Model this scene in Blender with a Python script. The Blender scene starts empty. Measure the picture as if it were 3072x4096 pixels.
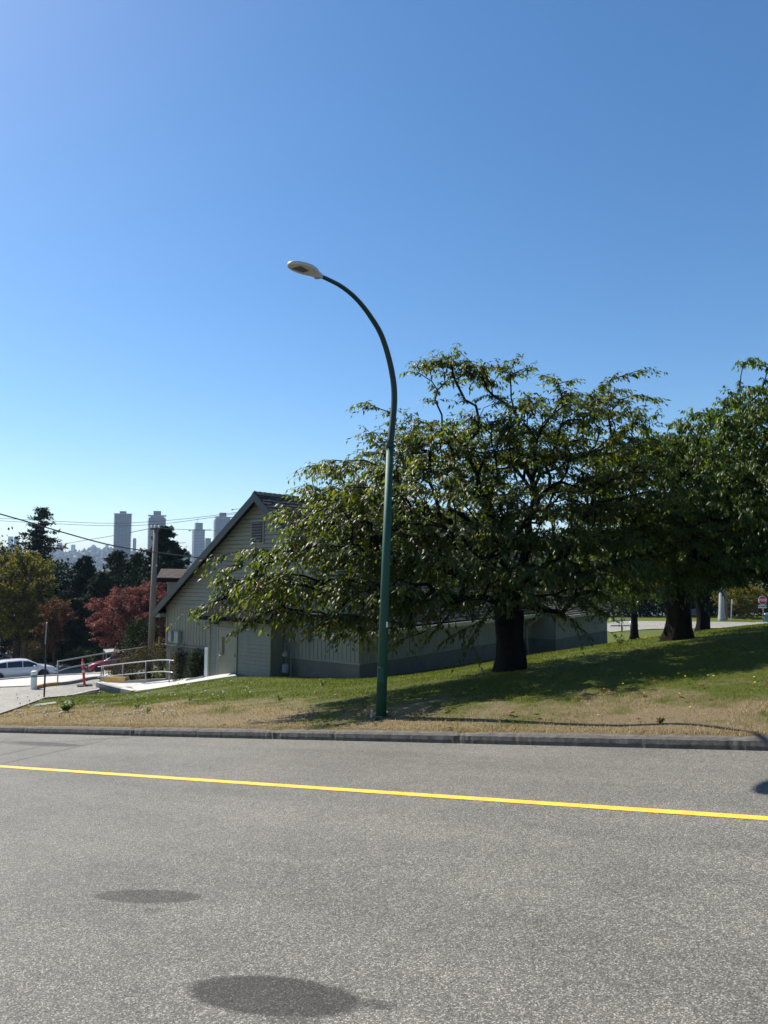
import bpy, math, random
import numpy as np
from mathutils import Vector, Matrix
random.seed(7); rng = np.random.default_rng(7)
scene = bpy.context.scene
COL = scene.collection
R = math.radians
# ---------------------------------------------------------------- camera, sky, sun, exposure
F = 2840.0; PITCH = R(4.77); CAMZ = 1.7
cam = bpy.data.cameras.new('camera'); camo = bpy.data.objects.new('camera', cam); COL.objects.link(camo)
cam.sensor_width = 36; cam.lens = 36*F/4096; cam.clip_end = 20000; cam.clip_start = .05
camo.location = (0, 0, CAMZ); camo.rotation_euler = (R(90)+PITCH, 0, 0)
scene.camera = camo
SUN_EL = R(47.5); SUN_AZ = math.atan2(-.805, .593)          # azimuth measured from +Y towards +X
S = Vector((math.sin(SUN_AZ)*math.cos(SUN_EL), math.cos(SUN_AZ)*math.cos(SUN_EL), math.sin(SUN_EL)))
w = bpy.data.worlds.new('World'); scene.world = w; w.use_nodes = True
nt = w.node_tree; nt.nodes.clear()
sky = nt.nodes.new('ShaderNodeTexSky'); sky.sky_type = 'NISHITA'; sky.sun_disc = False
sky.sun_elevation = SUN_EL; sky.sun_rotation = SUN_AZ; sky.altitude = 50
sky.air_density = 1.0; sky.dust_density = .35; sky.ozone_density = 4.0
bg = nt.nodes.new('ShaderNodeBackground'); bg.inputs[1].default_value = .09
wo = nt.nodes.new('ShaderNodeOutputWorld'); hsv = nt.nodes.new('ShaderNodeHueSaturation'); hsv.inputs['Saturation'].default_value = 1.19; hsv.inputs['Hue'].default_value = .498; nt.links.new(sky.outputs[0], hsv.inputs['Color']); nt.links.new(hsv.outputs[0], bg.inputs[0]); nt.links.new(bg.outputs[0], wo.inputs[0])
sl = bpy.data.lights.new('sun', 'SUN'); sl.energy = 5.0; sl.angle = R(.53); sl.color = (1, .95, .87)
so = bpy.data.objects.new('sun', sl); COL.objects.link(so); so.rotation_euler = S.to_track_quat('Z', 'Y').to_euler()
scene.view_settings.view_transform = 'Standard'; scene.view_settings.look = 'None'
scene.view_settings.exposure = 0.74; scene.view_settings.gamma = 1
scene.render.resolution_x = 768; scene.render.resolution_y = 1024
# ---------------------------------------------------------------- pixel -> world helpers (photo pixels, 3072 x 4096)
cs, sn = math.cos(PITCH), math.sin(PITCH)
def ray(u, v):
    a = (u-1536)/F; b = (2048-v)/F
    return Vector((a, cs-b*sn, sn+b*cs))
def P(u, v, d):
    r = ray(u, v); return Vector((0, 0, CAMZ)) + r*(d/r.y)
RA, RB = .0731, -.08
def zroad(x, y): return RA*x+RB*y
def onroad(u, v):
    r = ray(u, v); t = CAMZ/(RA*r.x+RB*r.y-r.z); return Vector((r.x*t, r.y*t, CAMZ+r.z*t))
K0 = onroad(3072, 3003); K1 = onroad(0, 2930)
KD = Vector((K1.x-K0.x, K1.y-K0.y, 0)).normalized()       # along the kerb, to the left
KN = Vector((-KD.y, KD.x, 0));
if KN.y < 0: KN = -KN
def st(s, t): p = Vector((K0.x, K0.y, 0))+KD*s+KN*t; return p.x, p.y
def kerb_t(x, y): return (x-K0.x)*KN.x+(y-K0.y)*KN.y
# ---------------------------------------------------------------- building frame
B0 = Vector((-.87, 25.5, 0)); BL = Vector((.612, .791, 0)).normalized(); BG = Vector((-BL.y, BL.x, 0))
def B(a, b, z): p = B0+BL*a+BG*b; return Vector((p.x, p.y, z))
# ---------------------------------------------------------------- terrain (thin plate spline)
cp = []
for s in (-30, -18, -8, -3, 2, 7, 12, 17, 24, 32, 45, 65):
    x, y = st(s, .25); cp.append((x, y, zroad(x, y)+.13))
for (u, v, d) in [(1523, 2850, 12.3), (2040, 2682, 18), (2712, 2547, 23), (2810, 2526, 33), (2535, 2540, 44),
                  (0, 2862, 20), (180, 2795, 26), (390, 2778, 29), (470, 2785, 28), (560, 2772, 28.4), (720, 2738, 28.2), (940, 2708, 27.2),
                  (1100, 2714, 25.5), (2900, 2520, 50), (3072, 2515, 50), (2620, 2520, 52), (2600, 2496, 62),(3072, 2493, 66),
                  (130, 2762, 33), (330, 2745, 34), (232, 2737, 38), (60, 2718, 55), (400, 2690, 60), (-600, 2790, 50),
                  (700, 2630, 60), (200, 2640, 75), (600, 2600, 75), (1200, 2540, 75), (2900, 2468, 76)]:
    cp.append(tuple(P(u, v, d)))
for (u, v, d) in [(430, 2788, 32), (540, 2782, 31.5), (620, 2768, 31), (480, 2755, 37), (640, 2745, 36), (720, 2748, 32), (390, 2800, 25), (540, 2795, 25), (200, 2822, 23), (700, 2775, 24.5), (380, 2716, 43), (330, 2722, 40), (420, 2700, 50), (520, 2702, 50), (480, 2697, 56), (570, 2697, 54), (600, 2692, 64), (340, 2700, 55)]: cp.append(tuple(P(u, v, d)))
for (a, b, z) in [(0, 0, -2.1), (5, -.3, -2.25), (10, -.3, -2.35), (14, -1.5, -2.4), (21, -1.5, -2.5), (0, 6, -2.9), (-.5, 11.5, -4.0), (12, 11.5, -4.4), (24, 8, -3.6)]:
    cp.append(tuple(B(a, b, z)))
cp += [(-90, 60, -12), (-60, 100, -12), (60, 100, -4.5), (70, 40, 0), (0, 110, -7), (-80, 20, -5)]
cp = np.array(cp); n_ = len(cp)
def _k(r2): return np.where(r2 > 1e-9, r2*np.log(r2+1e-12), 0)
_d = ((cp[:, None, :2]-cp[None, :, :2])**2).sum(-1)
_A = np.zeros((n_+3, n_+3)); _A[:n_, :n_] = _k(_d)+np.eye(n_)*1.2
_A[:n_, n_] = 1; _A[:n_, n_+1:] = cp[:, :2]; _A[n_, :n_] = 1; _A[n_+1:, :n_] = cp[:, :2].T
_w = np.linalg.solve(_A, np.concatenate([cp[:, 2], [0, 0, 0]]))
def Gn(x, y):
    x = np.asarray(x, float); y = np.asarray(y, float); sh = x.shape; x = x.ravel(); y = y.ravel(); out = np.empty(len(x))
    for i in range(0, len(x), 20000):
        xx = x[i:i+20000]; yy = y[i:i+20000]
        out[i:i+20000] = _k((xx[:, None]-cp[:, 0])**2+(yy[:, None]-cp[:, 1])**2)@_w[:n_]+_w[n_]+_w[n_+1]*xx+_w[n_+2]*yy
    t = (x-K0.x)*KN.x+(y-K0.y)*KN.y; k = np.clip((t-.2)/1.6, 0, 1); k = k*k*(3-2*k)
    z0 = RA*x+RB*y+.135
    return (z0*(1-k)+out*k).reshape(sh)
def G(x, y): return float(Gn([x], [y])[0])
def onG(u, v):                                            # where a photo pixel's sight line meets the terrain
    r = ray(u, v); d = 8.0
    while d < 140:
        x, y, z = r.x*d/r.y, d, CAMZ+r.z*d/r.y
        if kerb_t(x, y) > .2 and z <= G(x, y): break
        d += .1
    return Vector((x, y, G(x, y)))
# ---------------------------------------------------------------- material helpers
def newmat(name):
    m = bpy.data.materials.new(name); m.use_nodes = True; nt = m.node_tree; nt.nodes.clear()
    o = nt.nodes.new('ShaderNodeOutputMaterial'); return m, nt, o
def N(nt, t, **kw):
    n = nt.nodes.new(t)
    for k, v in kw.items():
        if k.startswith('i_'): n.inputs[k[2:].replace('_', ' ')].default_value = v
        else: setattr(n, k, v)
    return n
def L(nt, a, b): nt.links.new(a, b)
def noise(nt, scale, detail=4, rough=.6, vec=None):
    n = N(nt, 'ShaderNodeTexNoise'); n.inputs['Scale'].default_value = scale; n.inputs['Detail'].default_value = detail
    n.inputs['Roughness'].default_value = rough
    if vec: L(nt, vec, n.inputs['Vector'])
    return n.outputs['Fac']
def ramp(nt, fac, stops, interp='LINEAR'):
    r = N(nt, 'ShaderNodeValToRGB'); r.color_ramp.interpolation = interp
    while len(r.color_ramp.elements) < len(stops): r.color_ramp.elements.new(.5)
    for e, (p, c) in zip(r.color_ramp.elements, stops):
        e.position = p; e.color = (*c, 1) if not isinstance(c, (int, float)) else (c, c, c, 1)
    L(nt, fac, r.inputs[0]); return r.outputs[0]
def mix(nt, fac, a, b, mode='MIX'):
    m = N(nt, 'ShaderNodeMix', data_type='RGBA', blend_type=mode)
    for sock, val in ((m.inputs[0], fac), (m.inputs[6], a), (m.inputs[7], b)):
        if hasattr(val, 'links'): L(nt, val, sock)
        elif isinstance(val, (int, float)): sock.default_value = val
        else: sock.default_value = (*val, 1)
    return m.outputs[2]
def mth(nt, op, a, b=0, c=None):
    m = N(nt, 'ShaderNodeMath', operation=op)
    for i, v in enumerate((a, b, c)):
        if v is None: continue
        if hasattr(v, 'links'): L(nt, v, m.inputs[i])
        else: m.inputs[i].default_value = v
    return m.outputs[0]
def bump(nt, h, strength, dist=.01):
    b = N(nt, 'ShaderNodeBump'); b.inputs['Strength'].default_value = strength; b.inputs['Distance'].default_value = dist
    L(nt, h, b.inputs['Height']); return b.outputs[0]
def pos(nt): return N(nt, 'ShaderNodeNewGeometry').outputs['Position']
def simple(name, c, rough=.6, var=.18, scale=3., bmp=0., bs=40., metal=0, spec=.5, c2=None, stretch=None):
    m, nt, o = newmat(name); p = N(nt, 'ShaderNodeBsdfPrincipled')
    v = pos(nt)
    if stretch:
        mp = N(nt, 'ShaderNodeMapping'); mp.inputs['Scale'].default_value = stretch; L(nt, v, mp.inputs[0]); v = mp.outputs[0]
    f = noise(nt, scale, 6, .65, v)
    c2 = c2 or tuple(x*(1-var*2) for x in c)
    col = mix(nt, ramp(nt, f, [(.3, 0.), (.7, 1.)]), c2, tuple(min(1, x*(1+var*.4)) for x in c))
    L(nt, col, p.inputs['Base Color']); p.inputs['Roughness'].default_value = rough; p.inputs['Metallic'].default_value = metal
    p.inputs['Specular IOR Level'].default_value = spec
    if bmp: L(nt, bump(nt, noise(nt, bs, 4, .7, v), bmp), p.inputs['Normal'])
    L(nt, p.outputs[0], o.inputs[0]); return m
def leafmat(name, cols, trans=.35, rough=.42, spec=.5, tcol=None, patch=.35):
    m, nt, o = newmat(name); g = N(nt, 'ShaderNodeNewGeometry')
    n = len(cols); c = ramp(nt, g.outputs['Random Per Island'], [(i/n if cc[0] < .2 or name[:6] != 'cherry' else .993, cc) for i, cc in enumerate(cols)], 'CONSTANT')
    f = noise(nt, patch*3, 3, .5, g.outputs['Position'])
    c = mix(nt, ramp(nt, f, [(.35, 0.), (.65, 1.)]), mix(nt, 1., c, (.72, .78, .66), 'MULTIPLY'), c)
    p = N(nt, 'ShaderNodeBsdfPrincipled'); L(nt, c, p.inputs['Base Color']); p.inputs['Roughness'].default_value = rough
    p.inputs['Specular IOR Level'].default_value = spec
    t = N(nt, 'ShaderNodeBsdfTranslucent'); tc = mix(nt, 1., c, tcol or (2.1, 2.2, .8), 'MULTIPLY'); L(nt, tc, t.inputs[0])
    ms = N(nt, 'ShaderNodeMixShader'); ms.inputs[0].default_value = trans
    L(nt, p.outputs[0], ms.inputs[1]); L(nt, t.outputs[0], ms.inputs[2]); L(nt, ms.outputs[0], o.inputs[0]); return m
# ---------------------------------------------------------------- mesh builder
class MB:
    def __init__(s): s.v = []; s.f = []
    def add(s, vs, fs):
        n = len(s.v); s.v += [tuple(v) for v in vs]; s.f += [tuple(i+n for i in f) for f in fs]; return s
    def hexa(s, p):                                       # 8 points: bottom ring 0-3, top ring 4-7
        return s.add(p, [(3, 2, 1, 0), (4, 5, 6, 7), (0, 1, 5, 4), (1, 2, 6, 5), (2, 3, 7, 6), (3, 0, 4, 7)])
    def box(s, c, sx, sy, sz, rz=0, ax=None):
        ex, ey = (Vector((math.cos(rz), math.sin(rz), 0)), Vector((-math.sin(rz), math.cos(rz), 0))) if ax is None else ax
        c = Vector(c); ez = Vector((0, 0, 1)); x, y, z = ex*sx/2, ey*sy/2, ez*sz/2
        return s.hexa([c-x-y-z, c+x-y-z, c+x+y-z, c-x+y-z, c-x-y+z, c+x-y+z, c+x+y+z, c-x+y+z])
    def prism(s, poly, d):                                # polygon points extruded by vector d
        n = len(poly); d = Vector(d); pts = [Vector(p) for p in poly]+[Vector(p)+d for p in poly]
        return s.add(pts, [tuple(range(n))[::-1], tuple(range(n, 2*n))]+[(i, (i+1) % n, n+(i+1) % n, n+i) for i in range(n)])
    def tube(s, path, rad, k=8, cap=True, ell=1.):
        path = [Vector(p) for p in path]; n = len(path)
        if not hasattr(rad, '__len__'): rad = [rad]*n
        base = len(s.v); up = None
        for i, p in enumerate(path):
            t = (path[min(i+1, n-1)]-path[max(i-1, 0)]).normalized()
            if up is None: up = Vector((1, 0, 0)) if abs(t.x) < .8 else Vector((0, 1, 0))
            a = (up-t*up.dot(t)).normalized(); up = a; b = t.cross(a)
            for j in range(k):
                th = 2*math.pi*j/k; s.v.append(tuple(p+(a*math.cos(th)+b*math.sin(th)*ell)*rad[i]))
        for i in range(n-1):
            for j in range(k):
                s.f.append((base+i*k+j, base+i*k+(j+1) % k, base+(i+1)*k+(j+1) % k, base+(i+1)*k+j))
        if cap:
            s.f.append(tuple(base+j for j in range(k))[::-1]); s.f.append(tuple(base+(n-1)*k+j for j in range(k)))
        return s
    def lathe(s, c, prof, k=16, axis=(0, 0, 1)):
        ax = Vector(axis).normalized(); a = ax.orthogonal().normalized(); b = ax.cross(a); c = Vector(c); base = len(s.v)
        for r, h in prof:
            for j in range(k):
                th = 2*math.pi*j/k; s.v.append(tuple(c+ax*h+(a*math.cos(th)+b*math.sin(th))*r))
        for i in range(len(prof)-1):
            for j in range(k): s.f.append((base+i*k+j, base+i*k+(j+1) % k, base+(i+1)*k+(j+1) % k, base+(i+1)*k+j))
        s.f.append(tuple(base+j for j in range(k))[::-1]); s.f.append(tuple(base+(len(prof)-1)*k+j for j in range(k))); return s
    def build(s, name, mat, parent=None, smooth=False, bevel=0):
        o0 = Vector((0, 0, 0)); p = parent
        while p: o0 += p.location; p = p.parent
        me = bpy.data.meshes.new(name); me.from_pydata([(v[0]-o0.x, v[1]-o0.y, v[2]-o0.z) for v in s.v], [], s.f); me.update()
        me.materials.append(mat)
        if smooth: me.polygons.foreach_set('use_smooth', [True]*len(me.polygons))
        o = bpy.data.objects.new(name, me); COL.objects.link(o); o.parent = parent
        if bevel:
            b = o.modifiers.new('bevel', 'BEVEL'); b.width = bevel; b.segments = 2; b.limit_method = 'ANGLE'
        return o
def npmesh(name, V, Fc, mat, parent=None, smooth=False):
    o0 = np.zeros(3); p = parent
    while p: o0 = o0+np.array(p.location); p = p.parent
    V = np.asarray(V, np.float32)-o0.astype(np.float32); Fc = np.asarray(Fc, np.int32); k = Fc.shape[1]
    me = bpy.data.meshes.new(name); me.vertices.add(len(V)); me.vertices.foreach_set('co', V.ravel())
    me.loops.add(Fc.size); me.loops.foreach_set('vertex_index', Fc.ravel()); me.polygons.add(len(Fc))
    me.polygons.foreach_set('loop_start', np.arange(0, Fc.size, k, dtype=np.int32))
    me.polygons.foreach_set('loop_total', np.full(len(Fc), k, dtype=np.int32))
    if smooth: me.polygons.foreach_set('use_smooth', np.ones(len(Fc), bool))
    me.update(calc_edges=True); me.materials.append(mat)
    o = bpy.data.objects.new(name, me); COL.objects.link(o); o.parent = parent; return o
def tag(o, label, cat, group=None, kind=None):
    if label: o['label'] = label
    if cat: o['category'] = cat
    if group: o['group'] = group
    if kind: o['kind'] = kind
    return o
def thing(name, label, cat, loc=(0, 0, 0), group=None):
    o = bpy.data.objects.new(name, None); COL.objects.link(o); o.location = loc; return tag(o, label, cat, group)
def struct(o): o['kind'] = 'structure'; return o
def dup(root, loc, rz=0, scale=1, label=None):
    def rec(o, par):
        c = o.copy(); COL.objects.link(c)
        if par is not None: c.parent = par
        for ch in o.children: rec(ch, c)
        return c
    r = rec(root, None); r.location = loc; r.rotation_euler = (0, 0, rz); r.scale = (scale,)*3 if not hasattr(scale, '__len__') else scale
    if label: r['label'] = label
    return r
# ---------------------------------------------------------------- materials
def asphalt(name, base=.17, fine=True, stains=False):
    m, nt, o = newmat(name); p = N(nt, 'ShaderNodeBsdfPrincipled'); v = pos(nt)
    vo = N(nt, 'ShaderNodeTexVoronoi'); vo.inputs['Scale'].default_value = 125 if fine else 50; L(nt, v, vo.inputs['Vector'])
    bw = N(nt, 'ShaderNodeSeparateColor'); L(nt, vo.outputs['Color'], bw.inputs[0])
    stone = ramp(nt, bw.outputs[0], [(0., base*.62), (.35, base*.85), (.62, base*1.08), (.84, base*1.5), (.96, base*2.3)])
    edge = ramp(nt, vo.outputs['Distance'], [(.35, 1.), (.75, .45)])
    stone = mix(nt, 1., stone, edge, 'MULTIPLY')
    stone = mix(nt, 1., stone, (1.07, 1.0, .84), 'MULTIPLY')
    big = ramp(nt, noise(nt, .55, 5, .6, v), [(.3, .84), (.7, 1.1)])
    col = mix(nt, 1., stone, big, 'MULTIPLY')
    mid = ramp(nt, noise(nt, 6, 4, .6, v), [(.3, .9), (.7, 1.06)]); col = mix(nt, 1., col, mid, 'MULTIPLY')
    rough = .8
    if fine:                                              # long lane wear along the road
        cx = N(nt, 'ShaderNodeCombineXYZ')
        for k_, vec, sc_ in ((0, KD, .05), (1, KN, .9)):
            dt = N(nt, 'ShaderNodeVectorMath', operation='DOT_PRODUCT'); L(nt, v, dt.inputs[0]); dt.inputs[1].default_value = (vec.x*sc_, vec.y*sc_, 0); L(nt, dt.outputs['Value'], cx.inputs[k_])
        col = mix(nt, 1., col, ramp(nt, noise(nt, 1.6, 4, .55, cx.outputs[0]), [(.3, .86), (.7, 1.1)]), 'MULTIPLY')
    if stains:
        sp = N(nt, 'ShaderNodeSeparateXYZ'); L(nt, v, sp.inputs[0])
        wob = mth(nt, 'ADD', mth(nt, 'MULTIPLY', noise(nt, 5, 6, .7, v), .9), mth(nt, 'MULTIPLY', noise(nt, 30, 4, .7, v), .35))
        for (u0, v0, u1, v1, u2, v2, dk) in stains:
            c = onroad(u0, v0); e = onroad(u1, v1)-c; q = onroad(u2, v2)-c
            a = e.length; ex = (e.x/a, e.y/a); bb = abs(q.x*-ex[1]+q.y*ex[0])
            dx = mth(nt, 'SUBTRACT', sp.outputs[0], c.x); dy = mth(nt, 'SUBTRACT', sp.outputs[1], c.y)
            la = mth(nt, 'DIVIDE', mth(nt, 'ADD', mth(nt, 'MULTIPLY', dx, ex[0]), mth(nt, 'MULTIPLY', dy, ex[1])), a)
            lb = mth(nt, 'DIVIDE', mth(nt, 'ADD', mth(nt, 'MULTIPLY', dx, -ex[1]), mth(nt, 'MULTIPLY', dy, ex[0])), bb)
            r = mth(nt, 'ADD', mth(nt, 'ADD', mth(nt, 'MULTIPLY', la, la), mth(nt, 'MULTIPLY', lb, lb)), mth(nt, 'MULTIPLY', wob, .5))
            k = ramp(nt, r, [(0., dk), (1.15*.8, dk), (1.42*.8, 1.)]) if False else ramp(nt, mth(nt, 'MULTIPLY', r, .5), [(.55, dk*.96), (.60, dk*1.03), (.76, 1.)])
            col = mix(nt, 1., col, k, 'MULTIPLY')
        # hairline cracks and tyre-scuffed streaks
        wv = N(nt, 'ShaderNodeTexVoronoi', feature='DISTANCE_TO_EDGE'); wv.inputs['Scale'].default_value = .3
        dis = N(nt, 'ShaderNodeVectorMath', operation='ADD'); nn = N(nt, 'ShaderNodeTexNoise'); nn.inputs['Scale'].default_value = 1.6; nn.inputs['Detail'].default_value = 6
        L(nt, v, nn.inputs['Vector']); L(nt, v, dis.inputs[0]); L(nt, nn.outputs['Color'], dis.inputs[1]); L(nt, dis.outputs[0], wv.inputs['Vector'])
        cr = ramp(nt, wv.outputs['Distance'], [(.0, 1.), (.0035, 0.)]); gate = ramp(nt, noise(nt, .35, 3, .5, v), [(.52, 0.), (.6, 1.)])
        ck = mth(nt, 'MULTIPLY', mth(nt, 'MULTIPLY', cr, gate), .55)
        col = mix(nt, ck, col, (.03, .03, .03))
    L(nt, col, p.inputs['Base Color']); p.inputs['Roughness'].default_value = rough
    p.inputs['Specular IOR Level'].default_value = .35
    L(nt, bump(nt, vo.outputs['Distance'], .4, .005), p.inputs['Normal'])
    L(nt, p.outputs[0], o.inputs[0]); return m
M = {}
M['asphalt'] = asphalt('asphalt', .152, True, [(590, 3585, 800, 3592, 590, 3558, .5), (1085, 3982, 1420, 4024, 1085, 3905, .33),
        (620, 3640, 660, 3642, 620, 3628, .75), (1520, 4020, 1590, 4030, 1520, 4000, .6), (140, 2975, 300, 2985, 140, 2966, .7), (1180, 4085, 1300, 4092, 1180, 4070, .7), (200, 3012, 420, 2962, 200, 3009, .72), (60, 3008, 190, 2978, 60, 3005, .75), (380, 2958, 560, 2946, 380, 2955, .75), (190, 2976, 330, 2984, 190, 2969, .6), (2700, 3690, 2790, 3740, 2700, 3684, .75), (2520, 3600, 2620, 3650, 2520, 3596, .75)])
M['asphalt2'] = asphalt('asphalt_worn', .27, False)
M['concrete'] = simple('concrete', (.46, .44, .40), .8, .14, 2.5, .25, 60)
M['concrete_dark'] = simple('weathered_concrete', (.27, .265, .25), .85, .2, 1.5, .3, 40)
M['kerb'] = simple('kerb_concrete', (.135, .12, .10), .9, .3, 9, 1., 70, c2=(.06, .054, .046))
M['soil'] = simple('soil', (.035, .025, .018), .95, .3, 4, .6, 30)
M['paint_yellow'] = simple('yellow_paint', (.80, .50, .03), .6, .07, 20, .3, 200)
def linepaint():
    m, nt, o = newmat('worn_yellow_paint'); p = N(nt, 'ShaderNodeBsdfPrincipled'); v = pos(nt)
    vo = N(nt, 'ShaderNodeTexVoronoi'); vo.inputs['Scale'].default_value = 95; L(nt, v, vo.inputs['Vector']); bw = N(nt, 'ShaderNodeSeparateColor'); L(nt, vo.outputs['Color'], bw.inputs[0])
    c = mix(nt, ramp(nt, noise(nt, 5, 5, .6, v), [(.3, 0.), (.7, 1.)]), (.66, .37, .035), (.84, .50, .04))
    c = mix(nt, ramp(nt, bw.outputs[0], [(.80, 0.), (.97, .45)]), c, (.25, .2, .13)); L(nt, c, p.inputs[0]); p.inputs['Roughness'].default_value = .7
    L(nt, bump(nt, vo.outputs['Distance'], .5, .004), p.inputs['Normal']); L(nt, p.outputs[0], o.inputs[0]); return m
M['paint_line'] = linepaint()
M['paint_white'] = simple('white_paint', (.75, .75, .72), .6, .1, 6)
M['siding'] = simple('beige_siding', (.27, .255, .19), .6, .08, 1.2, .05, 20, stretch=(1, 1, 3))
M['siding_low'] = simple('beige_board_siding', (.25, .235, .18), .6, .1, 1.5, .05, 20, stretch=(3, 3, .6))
M['foundation'] = simple('painted_foundation', (.165, .145, .11), .8, .14, 1.5, .3, 25)
M['trim_green'] = simple('dark_green_trim', (.028, .045, .046), .45, .1, 4)
M['door_paint'] = simple('door_paint', (.29, .262, .195), .45, .05, 2)
M['shake'] = simple('weathered_shingle', (.085, .078, .072), .92, .35, 2.2, .5, 25, c2=(.03, .028, .028), spec=.15)
M['shingle_brown'] = simple('brown_shingle', (.16, .115, .095), .8, .3, 3, .5, 25)
M['roof_dark'] = simple('dark_tar_shingle', (.012, .012, .014), .95, .3, 3, .4, 30, spec=.08)
M['gutter'] = simple('gutter_paint', (.42, .40, .33), .5, .1, 2)
M['brick'] = simple('chimney_brick', (.16, .09, .07), .85, .3, 8, .4, 20)
M['dark'] = simple('dark_gap', (.02, .02, .022), .7, .1, 3)
M['glass'] = simple('dark_glass', (.02, .024, .028), .08, .1, 2, spec=.8)
M['galv'] = simple('galvanised_steel', (.42, .43, .44), .38, .12, 5, metal=.75)
M['galv_paint'] = simple('grey_metal_paint', (.33, .34, .34), .5, .12, 5)
M['black_metal'] = simple('dark_metal', (.03, .03, .034), .4, .1, 6)
M['blue_metal'] = simple('dark_blue_metal', (.035, .04, .09), .4, .1, 6)
M['wood_pole'] = simple('weathered_pole_wood', (.24, .20, .155), .9, .25, 5, .6, 30, stretch=(6, 6, .4))
M['pole_green'] = simple('lamp_pole_green', (.003, .064, .039), .62, .07, 3)
M['pole_green2'] = simple('lamp_arm_green', (.006, .032, .028), .6, .07, 3)
M['lum_grey'] = simple('luminaire_grey', (.46, .475, .48), .45, .06, 5)
M['lum_glass'] = simple('luminaire_lens', (.10, .11, .12), .15, .1, 5)
M['orange'] = simple('delineator_red', (.72, .045, .02), .5, .08, 5)
M['reflect'] = simple('reflective_band', (.75, .72, .7), .4, .1, 5)
M['band_green'] = simple('green_band', (.01, .22, .13), .5, .05, 5)
M['ochre'] = simple('ochre_paint', (.50, .30, .07), .75, .25, 4, .4, 20, stretch=(3, 3, .8))
M['iron'] = simple('rust_iron', (.16, .055, .035), .7, .3, 20)
M['red_sign'] = simple('sign_red', (.55, .012, .02), .4, .05, 3)
M['sign_white'] = simple('sign_white', (.8, .8, .78), .4, .04, 3)
M['sign_black'] = simple('sign_black', (.015, .015, .015), .5, .05, 3)
def bark(name, c):
    return simple(name, c, .95, .4, 5, 1., 22, stretch=(1, 1, 2.2), spec=.12)
M['bark'] = bark('cherry_bark', (.014, .011, .009)); M['bark2'] = bark('brown_bark', (.09, .065, .05))
def carpaint(name, c):
    m, nt, o = newmat(name); p = N(nt, 'ShaderNodeBsdfPrincipled'); f = noise(nt, 4, 3)
    L(nt, mix(nt, f, c, tuple(x*.86 for x in c)), p.inputs['Base Color']); p.inputs['Roughness'].default_value = .28
    p.inputs['Coat Weight'].default_value = .8; p.inputs['Coat Roughness'].default_value = .05; L(nt, p.outputs[0], o.inputs[0]); return m
M['car_white'] = carpaint('white_car_paint', (.68, .7, .74)); M['car_red'] = carpaint('red_car_paint', (.42, .01, .025))
M['car_blue'] = carpaint('navy_car_paint', (.02, .03, .07)); M['car_teal'] = carpaint('teal_car_paint', (.02, .13, .14))
M['tyre'] = simple('tyre_rubber', (.02, .02, .02), .85, .1, 10); M['rim'] = simple('wheel_rim', (.45, .46, .48), .3, .1, 10, metal=.8)
M['headlight'] = simple('headlight_lens', (.7, .72, .75), .1, .05, 5, spec=.8); M['tail'] = simple('tail_lens', (.35, .01, .01), .2, .05, 5)
CH = [(.050, .074, .010), (.034, .052, .009), (.070, .088, .011), (.042, .060, .011), (.078, .084, .015), (.058, .070, .009), (.030, .043, .009)]
M['cherry_leaf'] = leafmat('cherry_leaf', [tuple(x*1.15 for x in c) for c in CH]*4+[(.115, .10, .02), (.26, .06, .02)], .48, .42, .34, (2.9, 2.9, .5))
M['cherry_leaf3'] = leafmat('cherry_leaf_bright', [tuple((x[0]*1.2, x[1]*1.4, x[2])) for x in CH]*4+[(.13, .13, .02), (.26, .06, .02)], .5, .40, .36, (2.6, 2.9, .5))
M['cherry_leaf2'] = leafmat('cherry_leaf_yellowing', [(.05, .09, .012), (.08, .11, .014), (.04, .075, .012), (.10, .12, .016)], .42, .4, .5)
M['conifer'] = leafmat('conifer_needles', [(.012, .028, .016), (.018, .036, .018), (.010, .022, .016), (.022, .040, .018)], .08, .8, .08, (1.5, 1.7, .8))
M['cedar'] = leafmat('cedar_foliage', [(.018, .034, .014), (.026, .044, .016), (.014, .028, .014), (.034, .05, .016)], .1, .8, .08, (1.5, 1.7, .8))
M['yellow_leaf'] = leafmat('yellowing_leaf', [(.15, .14, .012), (.20, .17, .014), (.10, .11, .014), (.24, .18, .016), (.06, .08, .014)], .3, .7, .15, (1.5, 1.4, .8))
M['maple_leaf'] = leafmat('red_maple_leaf', [(.21, .075, .07), (.27, .105, .09), (.15, .055, .052), (.28, .14, .09), (.11, .045, .04)], .25, .7, .15, (1.5, .9, .9))
M['rust_leaf'] = leafmat('rusty_leaf', [(.18, .07, .035), (.13, .05, .03), (.10, .06, .025), (.05, .05, .02)], .25, .7, .15, (1.5, 1., .9))
M['dark_leaf'] = leafmat('dark_hedge_leaf', [(.016, .030, .012), (.022, .040, .014), (.012, .022, .012)], .12, .8, .1, (1.5, 1.7, .8))
M['hedge_leaf'] = leafmat('hedge_leaf', [(.022, .036, .008), (.032, .048, .010), (.018, .03, .008), (.042, .05, .012)], .2, .7, .15, (1.5, 1.7, .8))
M['bed_leaf'] = leafmat('seedy_shrub_leaf', [(.06, .065, .025), (.12, .085, .045), (.08, .05, .035), (.04, .055, .018), (.15, .11, .07), (.07, .07, .02)], .2, .8, .12, (1.5, 1.3, .9))
M['weed_leaf'] = leafmat('weed_leaf', [(.13, .19, .02), (.09, .15, .02), (.18, .20, .03)], .35, .5, .4, (1.6, 1.6, .8))
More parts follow.
